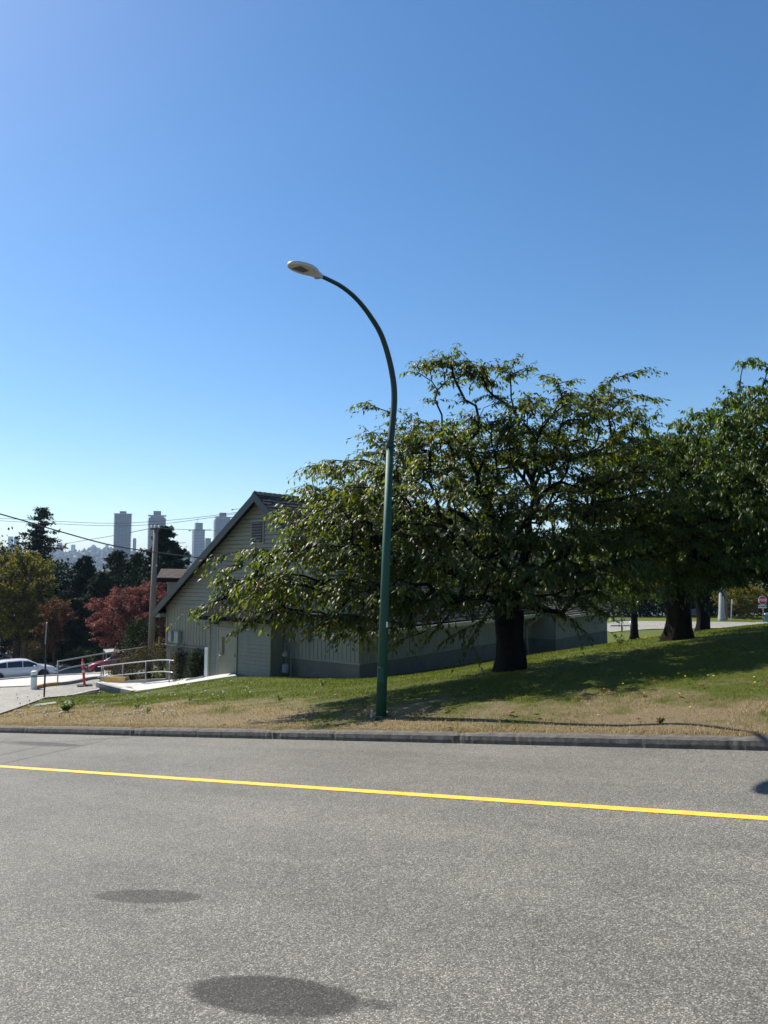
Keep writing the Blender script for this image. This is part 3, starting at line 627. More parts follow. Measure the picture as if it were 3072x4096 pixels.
shakes(sh, -.44, LEN2, -.62, EAVE-.01, HB, RIDGE_Z); shakes(sh, -.44, LEN2, WB+.47, EAVEL-.01, HB, RIDGE_Z, .28, .8); shakes(sh, LEN1-.3, LEN2+.37, O2-.58, -.43, .0, .4)
sh.build('shingles', M['shake'], r_ob)
mb = MB(); a = -.46
while a < LEN2: 
    for s_ in (-1, 1): mb.add([B(a, HB, RIDGE_Z+.085), B(a+.29, HB, RIDGE_Z+.06), B(a+.29, HB+s_*.17, RIDGE_Z-.10), B(a, HB+s_*.17, RIDGE_Z-.075)], [(0, 1, 2, 3)])
    a += .27
mb.build('ridge_cap', simple('mossy_ridge', (.07, .075, .045), .9, .4, 3, .5, 20), r_ob)
rk = MB()
for (b0, b1, ez_) in ((-.62, HB, EAVE), (WB+.47, HB, EAVEL)):
    z0, z1 = ez_-.03, RIDGE_Z+.02; t = .34
    rk = MB(); rk.hexa([B(-.47, b0, z0-t), B(-.425, b0, z0-t), B(-.425, b1, z1-t-.02), B(-.47, b1, z1-t-.02), B(-.47, b0, z0), B(-.425, b0, z0), B(-.425, b1, z1), B(-.47, b1, z1)])
    rk.build('rake_board', M['trim_green'], bld)
mb = MB()
for s0, s1, ez_ in ((-.6, .0, EAVE), (WB, WB+.45, EAVEL)):
    mb.hexa([B(-.40, s0, ez_-.30), B(LEN1, s0, ez_-.30), B(LEN1, s1, ez_-.30), B(-.40, s1, ez_-.30), B(-.40, s0, ez_-.14), B(LEN1, s0, ez_-.14), B(LEN1, s1, ez_-.05), B(-.40, s1, ez_-.05)]); mb.build('soffit', M['siding_low'], bld); mb = MB()
g = MB(); g.hexa([B(-.4, -.74, EAVE-.22), B(LEN1-.3, -.74, EAVE-.22), B(LEN1-.3, -.61, EAVE-.22), B(-.4, -.61, EAVE-.22), B(-.4, -.76, EAVE-.07), B(LEN1-.3, -.76, EAVE-.07), B(LEN1-.3, -.61, EAVE-.07), B(-.4, -.61, EAVE-.07)])
g.build('gutter', M['gutter'], bld)
g = MB(); g.hexa([B(LEN1-.3, O2-.69, -.60), B(LEN2+.4, O2-.69, -.60), B(LEN2+.4, O2-.57, -.60), B(LEN1-.3, O2-.57, -.60), B(LEN1-.3, O2-.71, -.46), B(LEN2+.4, O2-.71, -.46), B(LEN2+.4, O2-.57, -.46), B(LEN1-.3, O2-.57, -.46)])
g.build('gutter', M['gutter'], bld)
dp = MB().tube([B(LEN1-.7, -.66, EAVE-.2), B(LEN1-.7, -.66, EAVE-.35), B(LEN1-.7, -.10, EAVE-.7), B(LEN1-.7, -.10, FB), B(LEN1-.7, -.14, -2.45)], .04, 8)
dp.build('downspout', M['gutter'], bld, smooth=True)
dp = MB().tube([B(.5, WB+.47, EAVEL-.2), B(.4, WB+.42, EAVEL-.4), B(.3, WB+.1, EAVEL-.7), B(.3, WB+.07, -3.2)], .04, 8); dp.build('downspout', M['gutter'], bld, smooth=True)
mb = MB().box(B(-.06, 5.33, 3.28), .05, .78, .98, ax=AX)
lv = mb.build('louvre_vent', simple('vent_frame', (.30, .29, .24), .6), bld, bevel=.006)
mb = MB().box(B(-.088, 5.33, 3.28), .012, .62, .84, ax=AX); mb.build('vent_opening', M['dark'], lv)
mb = MB()
for i in range(7): z = 2.92+i*.115; mb.hexa([B(-.14, 5.02, z), B(-.14, 5.64, z), B(-.09, 5.64, z+.065), B(-.09, 5.02, z+.065), B(-.14, 5.02, z+.014), B(-.14, 5.64, z+.014), B(-.09, 5.64, z+.079), B(-.09, 5.02, z+.079)])
mb.build('louvre', simple('vent_slat', (.20, .20, .18), .5), lv)
ch = MB().box(B(6.8, HB+.2, 5.0), .75, .7, 1.35, ax=AX).build('chimney', M['brick'], r_ob)
MB().box(B(6.8, HB+.2, 5.71), .86, .8, .09, ax=AX).build('chimney_cap', M['concrete_dark'], ch)
MB().tube([P(1123, 2010, 30.4), P(1123, 1980, 30.4)], .075, 10).build('vent_pipe', M['galv_paint'], r_ob)
# dormer on the far slope, its brown shingled roof shows past the rake
dm = MB(); dm.hexa([P(668, 2460, 36), P(900, 2460, 36), P(900, 2460, 39), P(668, 2460, 39), P(668, 2300, 36), P(900, 2300, 36), P(900, 2300, 39), P(668, 2300, 39)])
dm_o = dm.build('dormer_wall', simple('grey_dormer_siding', (.20, .22, .22), .7, .1, 2), bld)
dr = MB(); a_, b_, c_, d_ = P(627, 2311, 35.4), P(900, 2316, 35.4), P(900, 2280, 37.5), P(645, 2276, 37.5)
dr.hexa([a_-Vector((0, 0, .07)), b_-Vector((0, 0, .07)), c_-Vector((0, 0, .07)), d_-Vector((0, 0, .07)), a_, b_, c_, d_]); drr = dr.build('dormer_roof', M['shingle_brown'], bld)
ds = MB()
for i in range(9):
    f0, f1 = i/9, (i+1)/9; x = 0
    while x < 1:
        x1 = min(1, x+random.uniform(.02, .05)); l = lambda fx, fy: (a_.lerp(b_, fx)).lerp(d_.lerp(c_, fx), fy)
        up = Vector((0, 0, .035)); ds.hexa([l(x, f0), l(x1-.003, f0), l(x1-.003, f1), l(x, f1), l(x, f0)+up, l(x1-.003, f0)+up, l(x1-.003, f1)+up*.2, l(x, f1)+up*.2]); x = x1
ds.build('dormer_shingles', M['shingle_brown'], drr)
MB().hexa([a_+Vector((0, -.03, -.2)), b_+Vector((0, -.03, -.2)), b_+Vector((0, .02, -.2)), a_+Vector((0, .02, -.2)), a_+Vector((0, -.03, -.02)), b_+Vector((0, -.03, -.02)), b_+Vector((0, .02, -.02)), a_+Vector((0, .02, -.02))]).build('dormer_fascia', M['roof_dark'], drr)
# entrance bump-out
VA, V0, V1 = -.75, 3.75, 7.33; VT = -.12; VBt = -4.2
po = MB(); po.hexa([B(VA, V0, VBt), B(-.06, V0, VBt), B(-.06, V1, VBt), B(VA, V1, VBt), B(VA, V0, VT), B(-.06, V0, VT), B(-.06, V1, VT), B(VA, V1, VT)])
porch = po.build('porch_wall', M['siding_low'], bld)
for b0, b1 in ((V0-.01, 5.59), (6.81, V1+.01)):
    mb = MB(); z = -2.62
    while z < VT-.02: mb.add([B(VA-.034, b0, z), B(VA-.034, b1, z), B(VA-.010, b1, z+.138), B(VA-.010, b0, z+.138), B(VA, b0, z), B(VA, b1, z)], [(0, 1, 2, 3), (0, 4, 5, 1)]); z += .15
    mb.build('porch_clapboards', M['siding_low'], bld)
for b in (V0, V1): MB().box(B(VA-.02, b, (VT-2.9)/2), .05, .09, VT+2.9, ax=AX).build('corner_board', M['siding_low'], bld)
pr = MB(); e0, e1 = B(VA-.42, V0-.35, -.10), B(VA-.42, V1+.35, -.10); t0, t1 = B(-.06, V0+.05, .88), B(-.06, V1-.15, .88); w0, w1 = B(-.06, V0-.35, -.10), B(-.06, V1+.35, -.10)
dn = Vector((0, 0, -.16)); pr.add([e0, e1, t1, t0, w0, w1, e0+dn, e1+dn, w0+dn, w1+dn], [(0, 1, 2, 3), (1, 5, 2), (0, 3, 4), (6, 7, 1, 0), (7, 9, 5, 1), (8, 6, 0, 4), (8, 9, 7, 6), (4, 3, 2, 5), (4, 5, 9, 8)])
pr.build('porch_roof', M['roof_dark'], bld)
DB0, DB1, DZ0, DZ1 = 5.67, 6.73, -2.63, -.62
mb = MB()
for b0, b1, z0, z1 in ((DB0-.07, DB0, DZ0, DZ1+.07), (DB1, DB1+.07, DZ0, DZ1+.07), (DB0, DB1, DZ1, DZ1+.07)):
    mb.box(B(VA-.03, (b0+b1)/2, (z0+z1)/2), .07, b1-b0, z1-z0, ax=AX)
df = mb.build('door_frame', M['door_paint'], bld)
dr = MB().box(B(VA-.035, (DB0+DB1)/2, (DZ0+DZ1)/2), .045, DB1-DB0-.03, DZ1-DZ0-.02, ax=AX).build('door', M['door_paint'], bld, bevel=.004)
MB().box(B(VA-.062, 6.42, -1.28), .012, .15, .72, ax=AX).build('door_window', M['glass'], dr)
MB().box(B(VA-.07, 6.62, -1.62), .03, .05, .16, ax=AX).tube([B(VA-.12, 6.6, -1.66), B(VA-.12, 6.48, -1.66)], .012, 8).tube([B(VA-.06, 6.62, -1.72), B(VA-.13, 6.62, -1.75), B(VA-.13, 6.62, -1.9), B(VA-.06, 6.62, -1.92)], .012, 8).build('door_handle', M['galv'], dr)
mb = MB()
for z in (-.85, -1.6, -2.4): MB().box(B(VA-.065, DB0+.03, z), .02, .03, .13, ax=AX).build('hinge', M['black_metal'], dr)
MB().box(B(VA-.12, 6.98, -.32), .2, .34, .22, ax=AX).build('wall_lamp', M['black_metal'], bld, bevel=.015)
MB().box(B(VA-.02, 7.5, -2.38), .05, .2, 1.9, ax=AX).build('white_cover_panel', M['sign_white'], bld)
# service fittings on the wall
def ewall(b, z, a=-.05): return B(a, b, z)
for b, z, sx, sz in ((WB-.5, -1.18, .22, .45), (WB-.95, -1.2, .30, .52)):
    m_ = MB().box(ewall(b, z, -.13), .17, sx, sz, ax=AX).build('utility_box', M['galv_paint'], bld, bevel=.02)
MB().tube([ewall(WB-.7, -1.5, -.08), ewall(WB-.8, -1.58, -.08), ewall(WB-.9, -1.5, -.08)], .02, 6).build('conduit', M['galv_paint'], bld)
MB().box(B(-.12, WB-2.4, -2.35), .22, .62, 1.2, ax=AX).build('meter_cabinet', M['galv_paint'], bld, bevel=.015)
MB().tube([B(-.02, WB-4.1, -1.3), B(-.12, WB-4.1, -1.33)], .06, 10).build('hose_tap', M['black_metal'], bld)
gm = MB().tube([B(-.25, 3.15, -2.75), B(-.25, 3.15, -.95)], .03, 8).tube([B(-.25, 3.15, -1.05), B(-.25, 3.5, -1.05), B(-.1, 3.6, -1.05)], .035, 8).tube([B(-.25, 3.5, -1.0), B(-.25, 3.5, -1.4), B(-.25, 3.42, -1.75)], .03, 8)
gmo = gm.build('gas_pipe', simple('meter_pipe', (.16, .17, .17), .5, .2, 8), bld)
MB().lathe(B(-.28, 3.4, -2.15), [(.10, 0), (.15, .04), (.15, .3), (.08, .36)], 16).build('gas_meter', simple('meter_body_grey', (.28, .29, .29), .5, .15, 8), bld)
MB().lathe(B(-.3, 3.42, -1.55), [(.02, 0), (.11, .02), (.13, .08), (.1, .16), (.03, .2)], 14).build('pressure_regulator', simple('meter_grey', (.30, .31, .31), .5, .15, 8), bld, bevel=.03)
MB().box(B(-.12, 2.45, -.68), .16, .26, .5, ax=AX).tube([B(-.1, 2.45, -.45), B(-.1, 2.45, .1)], .025, 8).build('electric_box', simple('box_grey', (.14, .15, .15), .5, .15, 8), bld, bevel=.015)
MB().box(B(-.035, 1.9, -.62), .02, .55, .4, ax=AX).build('notice_panel', simple('notice_grey', (.26, .26, .24), .6, .1, 9), bld)
# ================================================================= STREET LAMP
lb = P(1523, 2850, 12.3); jt = P(1560, 1783, 12.3)
lamp = thing('street_lamp', 'tall green curved street lamp standing on the lawn beside the kerb', 'street lamp', lb)
MB().tube([lb-Vector((0, 0, .15)), lb.lerp(jt, .5), jt], [.092, .076, .062], 20).build('pole', M['pole_green'], lamp, smooth=True)
MB().lathe(jt, [(.063, -.03), (.078, -.026), (.078, .02), (.061, .024)], 18).tube([jt+Vector((-.11, 0, 0)), jt+Vector((.11, 0, 0))], .012, 6).build('clamp', M['pole_green2'], lamp)
def onvert(u, v, o, d):                                   # sight line meets the vertical plane through o along d
    r = ray(u, v); n = Vector((-d.y, d.x, 0)); t = (o-Vector((0, 0, CAMZ))).dot(n)/r.dot(n); return Vector((0, 0, CAMZ))+r*t
AD = -KN
pts = [jt+Vector((0, 0, .0))]+[onvert(u, v, jt, AD) for u, v in ((1577, 1600), (1566, 1481), (1530, 1352), (1483, 1268), (1426, 1196), (1361, 1143), (1278, 1102))]
def smooth_path(p, n=6):
    out = []
    for i in range(len(p)-1):
        p0, p1, p2, p3 = p[max(i-1, 0)], p[i], p[i+1], p[min(i+2, len(p)-1)]
        for j in range(n):
            t = j/n; out.append(.5*((2*p1)+(p2-p0)*t+(2*p0-5*p1+4*p2-p3)*t*t+(3*p1-p0-3*p2+p3)*t**3))
    return out+[p[-1]]
sp_ = smooth_path(pts); MB().tube(sp_, list(np.linspace(.060, .030, len(sp_))), 16).build('arm', M['pole_green2'], lamp, smooth=True)
tip = onvert(1160, 1052, jt, AD); nk = pts[-1]; ax = (tip-nk).normalized(); sd = Vector((-ax.y, ax.x, 0)).normalized(); up = ax.cross(sd); up = up if up.z > 0 else -up
Ln = (tip-nk).length
def lring(f, wd, top, bot, k=14):
    c = nk+ax*(Ln*f); out = []
    for j in range(k):
        th = 2*math.pi*j/k; s_, c_2 = math.sin(th), math.cos(th)
        out.append(c+sd*wd*math.copysign(abs(c_2)**.8, c_2)+up*(top*s_ if s_ > 0 else bot*math.copysign(abs(s_)**.35, s_)))
    return out
rings = [lring(*a) for a in ((-.06, .035, .04, .04), (.02, .05, .05, .05), (.14, .06, .055, .05), (.16, .085, .055, .035), (.3, .135, .065, .03), (.5, .165, .07, .028), (.72, .16, .062, .026), (.88, .125, .05, .024), (.97, .07, .035, .02), (1.0, .02, .015, .015))]
m_ = MB(); m_.add([p for r_ in rings for p in r_], [(i*14+j, i*14+(j+1) % 14, (i+1)*14+(j+1) % 14, (i+1)*14+j) for i in range(len(rings)-1) for j in range(14)]+[tuple(range(14))[::-1], tuple(range((len(rings)-1)*14, len(rings)*14))])
lum = m_.build('luminaire', M['lum_grey'], lamp, smooth=True)
c = nk+ax*Ln*.66-up*.034
MB().hexa([c-ax*.13-sd*.06, c+ax*.11-sd*.085, c+ax*.11+sd*.085, c-ax*.13+sd*.06, c-ax*.13-sd*.06+up*.01, c+ax*.11-sd*.085+up*.01, c+ax*.11+sd*.085+up*.01, c-ax*.13+sd*.06+up*.01]).build('lens', M['lum_glass'], lum, bevel=.006)
MB().box(nk+ax*.07-up*.05, .07, .05, .03).build('latch', M['galv_paint'], lum)
fx = P(1498, 2846, 12.2); MB().box(Vector((lb.x, lb.y, G(lb.x, lb.y)+.02)), .27, .27, .04, .3).build('base_plate', M['pole_green2'], lamp, bevel=.006)
MB().lathe(Vector((lb.x-.15, lb.y-.06, G(lb.x, lb.y)+.02)), [(.03, 0), (.03, .035), (.018, .04), (.018, .11), (.004, .115)], 8).build('anchor_bolt', M['galv_paint'], lamp)
MB().box(P(1548, 2498, 12.2)+Vector((0, -.01, 0)), .03, .012, .09).build('tag_plate', M['reflect'], lamp)
MB().box(P(1528, 2700, 12.2)+Vector((-.02, .012, 0)), .10, .02, .26).build('handhole_cover', M['pole_green'], lamp, bevel=.012)
# ================================================================= CHERRY TREES
tb = P(2040, 2690, 18); tt = P(2030, 2440, 17.9)
ells = [(1120, 2355, 14.8, 250, 85, 1.6), (1260, 2240, 15.4, 270, 150, 2.0), (1480, 2350, 15.4, 350, 150, 2.2), (1400, 2080, 16.4, 270, 150, 2.2), (1430, 1930, 17.2, 210, 90, 1.8), (1700, 2060, 17.0, 420, 230, 3.0), (1860, 1790, 18, 300, 120, 2.2),
        (1660, 1800, 18, 230, 90, 1.8), (1960, 1500, 18, 130, 50, .8), (1790, 1465, 17.8, 110, 40, .5), (2230, 1690, 18.3, 300, 150, 2.4), (2250, 2000, 18.0, 420, 260, 3.2), (1800, 2290, 15.8, 420, 150, 2.2), (2250, 2240, 17, 340, 150, 2.6), (1950, 2050, 19.5, 500, 350, 2.5), (2500, 1820, 19.5, 140, 120, 1.8), (1350, 2400, 14.6, 220, 75, 1.4), (2480, 2100, 19.5, 200, 260, 2.4)]
ex = []
for pl, d in [([(800, 2425), (860, 2405), (940, 2385), (1010, 2375)], 14.2), ([(890, 2222), (960, 2255), (1040, 2262), (1100, 2240)], 14.9), ([(905, 2270), (1000, 2320), (1090, 2370)], 14.6), ([(1010, 2490), (1060, 2450), (1130, 2430)], 14.3), ([(1140, 2040), (1190, 2060), (1250, 2080), (1330, 2110)], 17),
              ([(1245, 1885), (1290, 1855), (1350, 1860), (1420, 1870)], 17.4), ([(1465, 1610), (1500, 1628), (1560, 1650), (1620, 1680)], 17.8), ([(1480, 1730), (1560, 1735), (1640, 1760), (1600, 1830)], 17.8), ([(1672, 1490), (1720, 1460), (1790, 1430), (1830, 1418), (1870, 1450), (1900, 1490), (1940, 1530), (1970, 1580)], 18),
              ([(2060, 1440), (2110, 1470), (2040, 1500), (1990, 1470)], 18.1), ([(1750, 1560), (1780, 1530), (1820, 1520), (1740, 1600), (1860, 1600)], 17.8), ([(2170, 1500), (2220, 1515), (2240, 1560)], 18), ([(2440, 1520), (2500, 1500), (2560, 1480), (2400, 1560)], 18.4), ([(2600, 1590), (2540, 1580), (2480, 1600)], 18.3), ([(2500, 1640), (2540, 1660)], 18.4),
              ([(1370, 2530), (1440, 2500), (1320, 2480), (1500, 2480)], 14.6), ([(1560, 2480), (1600, 2560), (1650, 2500), (1760, 2500), (1850, 2520), (1880, 2560), (1740, 2460), (1930, 2480)], 15.6), ([(2180, 2440), (2250, 2450), (2330, 2420), (2300, 2500), (2400, 2440)], 17.5)]:
    for (u, v) in pl: ex.append(P(u, v, d+random.uniform(-.3, .3)))
broad_tree('cherry_tree', 'large spreading cherry tree on the lawn right of the green lamp', 'tree', tb, tt, .36, ells, 2200, 96000, .135, M['cherry_leaf'], M['bark'], ex, 'cherry trees on the lawn', shell=.35, spray=True, layer=.42, twl=.62, lw=.40)
tb = P(2712, 2552, 21.5); tt = P(2715, 2330, 21.4)
ells = [(2840, 1800, 19.3, 230, 130, 2.2), (3000, 1720, 19, 220, 160, 2.4), (3180, 1850, 18.5, 300, 320, 3.0), (2920, 2030, 18.2, 260, 240, 2.4), (3120, 2130, 17.8, 260, 190, 2.4), (2800, 2210, 19.5, 200, 130, 2.2), (2620, 1950, 22.5, 260, 200, 3), (2650, 1830, 21.5, 170, 80, 1.8), (2640, 2150, 20.5, 200, 160, 2.2), (3000, 2240, 18, 220, 70, 1.8), (2900, 1980, 23, 350, 260, 3), (3220, 1600, 19, 170, 120, 1.5)]
ex = [P(u, v, d+random.uniform(-.3, .3)) for u, v, d in ((2975, 1450, 18.8), (3010, 1440, 18.8), (3040, 1460, 18.8), (3072, 1470, 18.8), (3060, 1520, 18.8), (2770, 1660, 19.5), (2790, 1650, 19.5), (2900, 1600, 19), (2930, 1570, 19), (2960, 1545, 19), (2680, 1700, 22), (2620, 1660, 22), (2580, 1680, 22), (2560, 1670, 22), (2690, 2330, 19), (2760, 2345, 19), (2860, 2330, 18.5), (2950, 2320, 18), (3050, 2300, 17.6), (2720, 2300, 19))]
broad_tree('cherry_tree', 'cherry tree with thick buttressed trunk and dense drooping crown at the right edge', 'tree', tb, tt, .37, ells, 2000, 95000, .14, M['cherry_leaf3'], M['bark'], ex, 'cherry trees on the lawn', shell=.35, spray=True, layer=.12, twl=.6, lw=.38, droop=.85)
tb = P(2810, 2530, 31); tt = P(2805, 2370, 31)
ells = [(2800, 2150, 31, 260, 160, 3), (2600, 2260, 31, 200, 110, 2.5), (3000, 2220, 31, 180, 80, 2.5)]
broad_tree('cherry_tree', 'dark cherry trunk close behind the thick buttressed one, crown merged above', 'tree', tb, tt, .28, ells, 350, 12000, .15, M['cherry_leaf'], M['bark'], (), 'cherry trees on the lawn', seg=.5)
tb = P(2536, 2542, 41); tt = P(2536, 2420, 41)
ells = [(2450, 2310, 40, 200, 90, 3), (2300, 2300, 39, 180, 110, 2.5), (2600, 2330, 40, 150, 70, 2.5), (2420, 2420, 38, 150, 50, 1.6)]
broad_tree('small_tree', 'small tree with thin trunk and yellow-green leaves beyond the end of the building', 'tree', tb, tt, .19, ells, 350, 15000, .15, M['cherry_leaf2'], M['bark'], [P(u, v, 38) for u, v in ((2250, 2440), (2200, 2430), (2300, 2470), (2360, 2450), (2180, 2480))], None, seg=.5)
# ================================================================= CARS
def make_car(name, label, paint, kind, loc, heading, L_=4.7, W=.9, H=1.46):
    """built at the origin pointing along +X, then placed"""
    if kind == 'crossover': up = [(0, .55), (.02, .80), (.12, 1.02), (.30, 1.18), (.72, 1.44), (1.3, 1.53), (2.2, 1.55), (2.75, 1.50), (3.15, 1.30), (3.62, 1.02), (4.2, .93), (4.55, .80), (4.68, .60), (4.72, .42)]; g = (.42, 3.55); belt = [(0, 1.02), (.3, 1.02), (2., .96), (3.6, .93), (4.72, .6)]; top0, top1 = .62, 3.0
    else: up = [(0, .55), (.02, .78), (.15, .96), (.75, 1.02), (1.15, 1.22), (1.6, 1.39), (2.2, 1.44), (2.7, 1.38), (3.1, 1.17), (3.5, .95), (4.1, .86), (4.45, .74), (4.6, .55), (4.65, .40)]; g = (.72, 3.45); belt = [(0, .93), (.7, .95), (2., .92), (3.5, .88), (4.65, .5)]; top0, top1 = 1.15, 2.95
    sc = L_/up[-1][0]; hs = H/max(z for _, z in up)
    ux = [a*sc for a, _ in up]; uz = [b*hs for _, b in up]; bx = [a*sc for a, _ in belt]; bz = [b*hs for _, b in belt]
    th = thing(name, label, 'car', (0, 0, 0)); xs = sorted(set([round(i*L_/46, 4) for i in range(47)])); wx = (.78*sc, 3.72*sc); wr = .33
    def sec(x):
        zt = float(np.interp(x, ux, uz)); zb = min(zt-.015, float(np.interp(x, bx, bz))); e = min(x, L_-x); wb = W*(1-.16*max(0, 1-e/.7)**2)*(1 if e > .001 else .92)
        k = min(1, max(0, (zt-zb)/(.5*hs))); wt = wb-.05-.20*k; bot = .22+.12*max(0, 1-e/.5)
        arch = 0
        for c in wx:
            if abs(x-c) < wr+.06: arch = max(arch, math.sqrt((wr+.06)**2-(x-c)**2)+.33)
        zo = max(bot, arch)
        return [(0, zt), (wt*.7, zt-.012), (wt, zt-.05*k-.01), (wb-.02, zb), (wb, zb-.10), (wb+.01, max(zo, .55)), (wb-.01, max(zo, bot)), (wb-.12, max(zo, bot)), (wb-.14, .3), (0, .28)]
    V = []; Fc = []
    for x in xs:
        s_ = sec(x); V += [(x, y, z) for y, z in s_]+[(x, -y, z) for y, z in s_]
    n = 10
    for i in range(len(xs)-1):
        for j in range(n-1):
            a = i*20+j; Fc.append((a, a+1, a+21, a+20)); a += 10; Fc.append((a+20, a+21, a+1, a))
    Fc += [tuple(range(10))+tuple(range(19, 9, -1)), tuple((len(xs)-1)*20+k for k in tuple(range(19, 9, -1))+tuple(range(10)))][::-1]
    MB().add(V, Fc).build('body', paint, th, smooth=True)
    for sgn in (1, -1):                                   # side glass, split by pillars
        gx = [g[0]*sc+.12, g[0]*sc+(g[1]-g[0])*sc*.30, g[0]*sc+(g[1]-g[0])*sc*.62, g[1]*sc-.25]
        for a, b in zip(gx[:-1], gx[1:]):
            V = []; m = 8
            for i in range(m+1):
                x = a+.03+(b-a-.06)*i/m; s_ = sec(x); (yt, zt), (yb, zb) = s_[2], s_[3]
                f0, f1 = .08, .90
                if zt-zb < .05: f1 = .1
                V += [(x, sgn*(yb+(yt-yb)*f0+.012), zb+(zt-zb)*f0), (x, sgn*(yb+(yt-yb)*f1+.012), zb+(zt-zb)*f1)]
            MB().add(V, [(2*i, 2*i+2, 2*i+3, 2*i+1) for i in range(m)]).build('side_window', M['glass'], th)
        s_ = sec(g[1]*sc-.45); MB().box((g[1]*sc-.45, sgn*(W+.07), s_[3][1]+.06), .12, .2, .13).build('mirror', paint, th, bevel=.03)
    for nm, x0, x1 in (('windscreen', top1*sc, g[1]*sc), ('rear_window', g[0]*sc*.98, top0*sc)):
        V = []; m = 5
        for i in range(m+1):
            x = x0+(x1-x0)*i/m; s_ = sec(x); V += [(x, -s_[1][0]-.06, s_[1][1]+.016), (x, 0, s_[0][1]+.018), (x, s_[1][0]+.06, s_[1][1]+.016)]
        MB().add(V, [f for i in range(m) for f in ((3*i, 3*i+3, 3*i+4, 3*i+1), (3*i+1, 3*i+4, 3*i+5, 3*i+2))]).build(nm, M['glass'], th)
    for sgn in (1, -1):
        x = L_-.16; MB().box((x-.02, sgn*(W-.27), .64*hs), .22, .34, .13).build('headlight', M['headlight'], th, bevel=.03)
        MB().box((.10, sgn*(W-.2), .80*hs), .16, .26, .16).build('tail_light', M['tail'], th, bevel=.02)
        for c in wx:
            wh = MB().lathe((c, sgn*(W-.1), wr), [(wr*.6, -.1), (wr, -.1), (wr, .09), (wr*.66, .1)], 24, (0, sgn, 0)).build('wheel', M['tyre'], th)
            rm = MB().lathe((c, sgn*(W-.1), wr), [(wr*.66, .06), (wr*.64, .105), (wr*.58, .085), (wr*.2, .07), (.02, .10)], 20, (0, sgn, 0)); rm.build('rim', M['rim'], wh)
    MB().box((L_-.03, 0, .42*hs), .08, 1.0, .14).build('grille', M['dark'], th, bevel=.02)
    MB().box((L_/2, 0, .33), L_*.5, W*1.9, .12).build('sill', M['dark'], th)
    th.location = loc; th.rotation_euler = (0, 0, heading); return th
def tilt(o, front, rear):                                 # let the car sit on the sloping street
    o.rotation_euler = (0, -math.atan2(front.z-rear.z, math.hypot(front.x-rear.x, front.y-rear.y)), math.atan2(front.y-rear.y, front.x-rear.x)); o.location = rear
def ong(x, y, dz=.05): return Vector((x, y, G(x, y)+dz))
def car_between(args, u0, u1, v, d0, d1):
    r = P(u0, v, d0); f = P(u1, v, d1); rear = ong(r.x, r.y); d = (Vector((f.x-r.x, f.y-r.y, 0))).normalized(); fr = ong(rear.x+d.x*4.5, rear.y+d.y*4.5); c = make_car(*args, (0, 0, 0), 0); tilt(c, fr, rear); return c
car_between(('parked_car', 'white hatchback car on the sloping street at the left edge', M['car_white'], 'crossover'), -70, 222, 2710, 50, 53)
tilt(make_car('parked_car', 'red sedan car half hidden behind the brown seedy shrubs', M['car_red'], 'sedan', (0, 0, 0), 0), P(372, 2690, 60), P(592, 2680, 61))
car_between(('parked_car', 'dark blue car in deep shade behind the white hatchback', M['car_blue'], 'sedan'), -120, 90, 2640, 72, 74)
tc = car_between(('parked_car', 'teal car cut off by the right edge under the stop sign', M['car_teal'], 'sedan'), 3052, 3300, 2500, 60, 58)
# ================================================================= POLES, WIRES, SIGNS
def zat(v, d): return P(1536, v, d).z
up0 = P(600, 2680, 42); up1 = P(624, 2108, 42)
pl = thing('utility_pole', 'grey wooden utility pole in front of the red maple, left of the building', 'utility pole', up0)
MB().tube([up0, up0.lerp(up1, .5), up1], [.20, .17, .14], 12).build('post', M['wood_pole'], pl, smooth=True)
MB().box(up1+Vector((0, -.18, -.12)), .5, .08, .1).build('crossarm', M['black_metal'], pl)
for dx in (-.22, .0, .22): MB().lathe(up1+Vector((dx, -.18, -.06)), [(.03, 0), (.055, .03), (.04, .08), (.055, .12), (.02, .16)], 8).build('insulator', M['sign_white'], pl)
for v in (2265,):
    for du in (-13, 14): p = P(612+du, v, 41.8); MB().lathe(p, [(.04, 0), (.05, .04), (.02, .1)], 8).build('insulator', M['sign_white'], pl)
MB().tube([P(640, 2205, 41.7), P(634, 2300, 41.8)], .015, 4).build('ground_wire', M['black_metal'], pl)
MB().tube([P(640, 2460, 41.6), P(638, 2600, 41.7)], .02, 4).build('down_wire', M['black_metal'], pl)
MB().tube([P(612, 2462, 41.6), P(640, 2460, 41.6)], .03, 5).build('bracket', M['galv_paint'], pl)
p0 = P(97, 2652, 71); p1 = P(119, 2292, 71); pl = thing('utility_pole', 'grey pole against the yellowing tree at the far left', 'utility pole', p0)
MB().tube([p0, p1], [.20, .15], 12).build('post', M['wood_pole'], pl, smooth=True); MB().box(p1+Vector((0, 0, .05)), .2, .2, .2).build('pole_cap', M['galv_paint'], pl)
def wire(label, pts, r=.012, grp=None):
    p = smooth_path([P(*a) for a in pts], 8); o = MB().tube(p, r, 5).build('overhead_wire', M['black_metal']); tag(o, label, 'wire', grp); return o
wire('thick overhead cable sloping down to the gable wall', [(-60, 2038, 24), (0, 2056, 24), (120, 2090, 24.7), (250, 2129, 25.4), (450, 2182, 26.5), (650, 2213, 27.3), (850, 2237, 27.9), (985, 2252, 28.1)], .024)
wire('upper one of the two thin wires crossing the conifer top and the towers', [(-60, 2070, 50), (0, 2073, 50), (220, 2085, 50), (446, 2093, 50), (640, 2084, 50), (830, 2065, 50), (1010, 2040, 50)], .016)
wire('lower one of the two thin wires crossing the conifer top and the towers', [(-60, 2080, 50), (0, 2083, 50), (220, 2095, 50), (446, 2103, 50), (640, 2096, 50), (830, 2072, 50), (1010, 2044, 50)], .016)
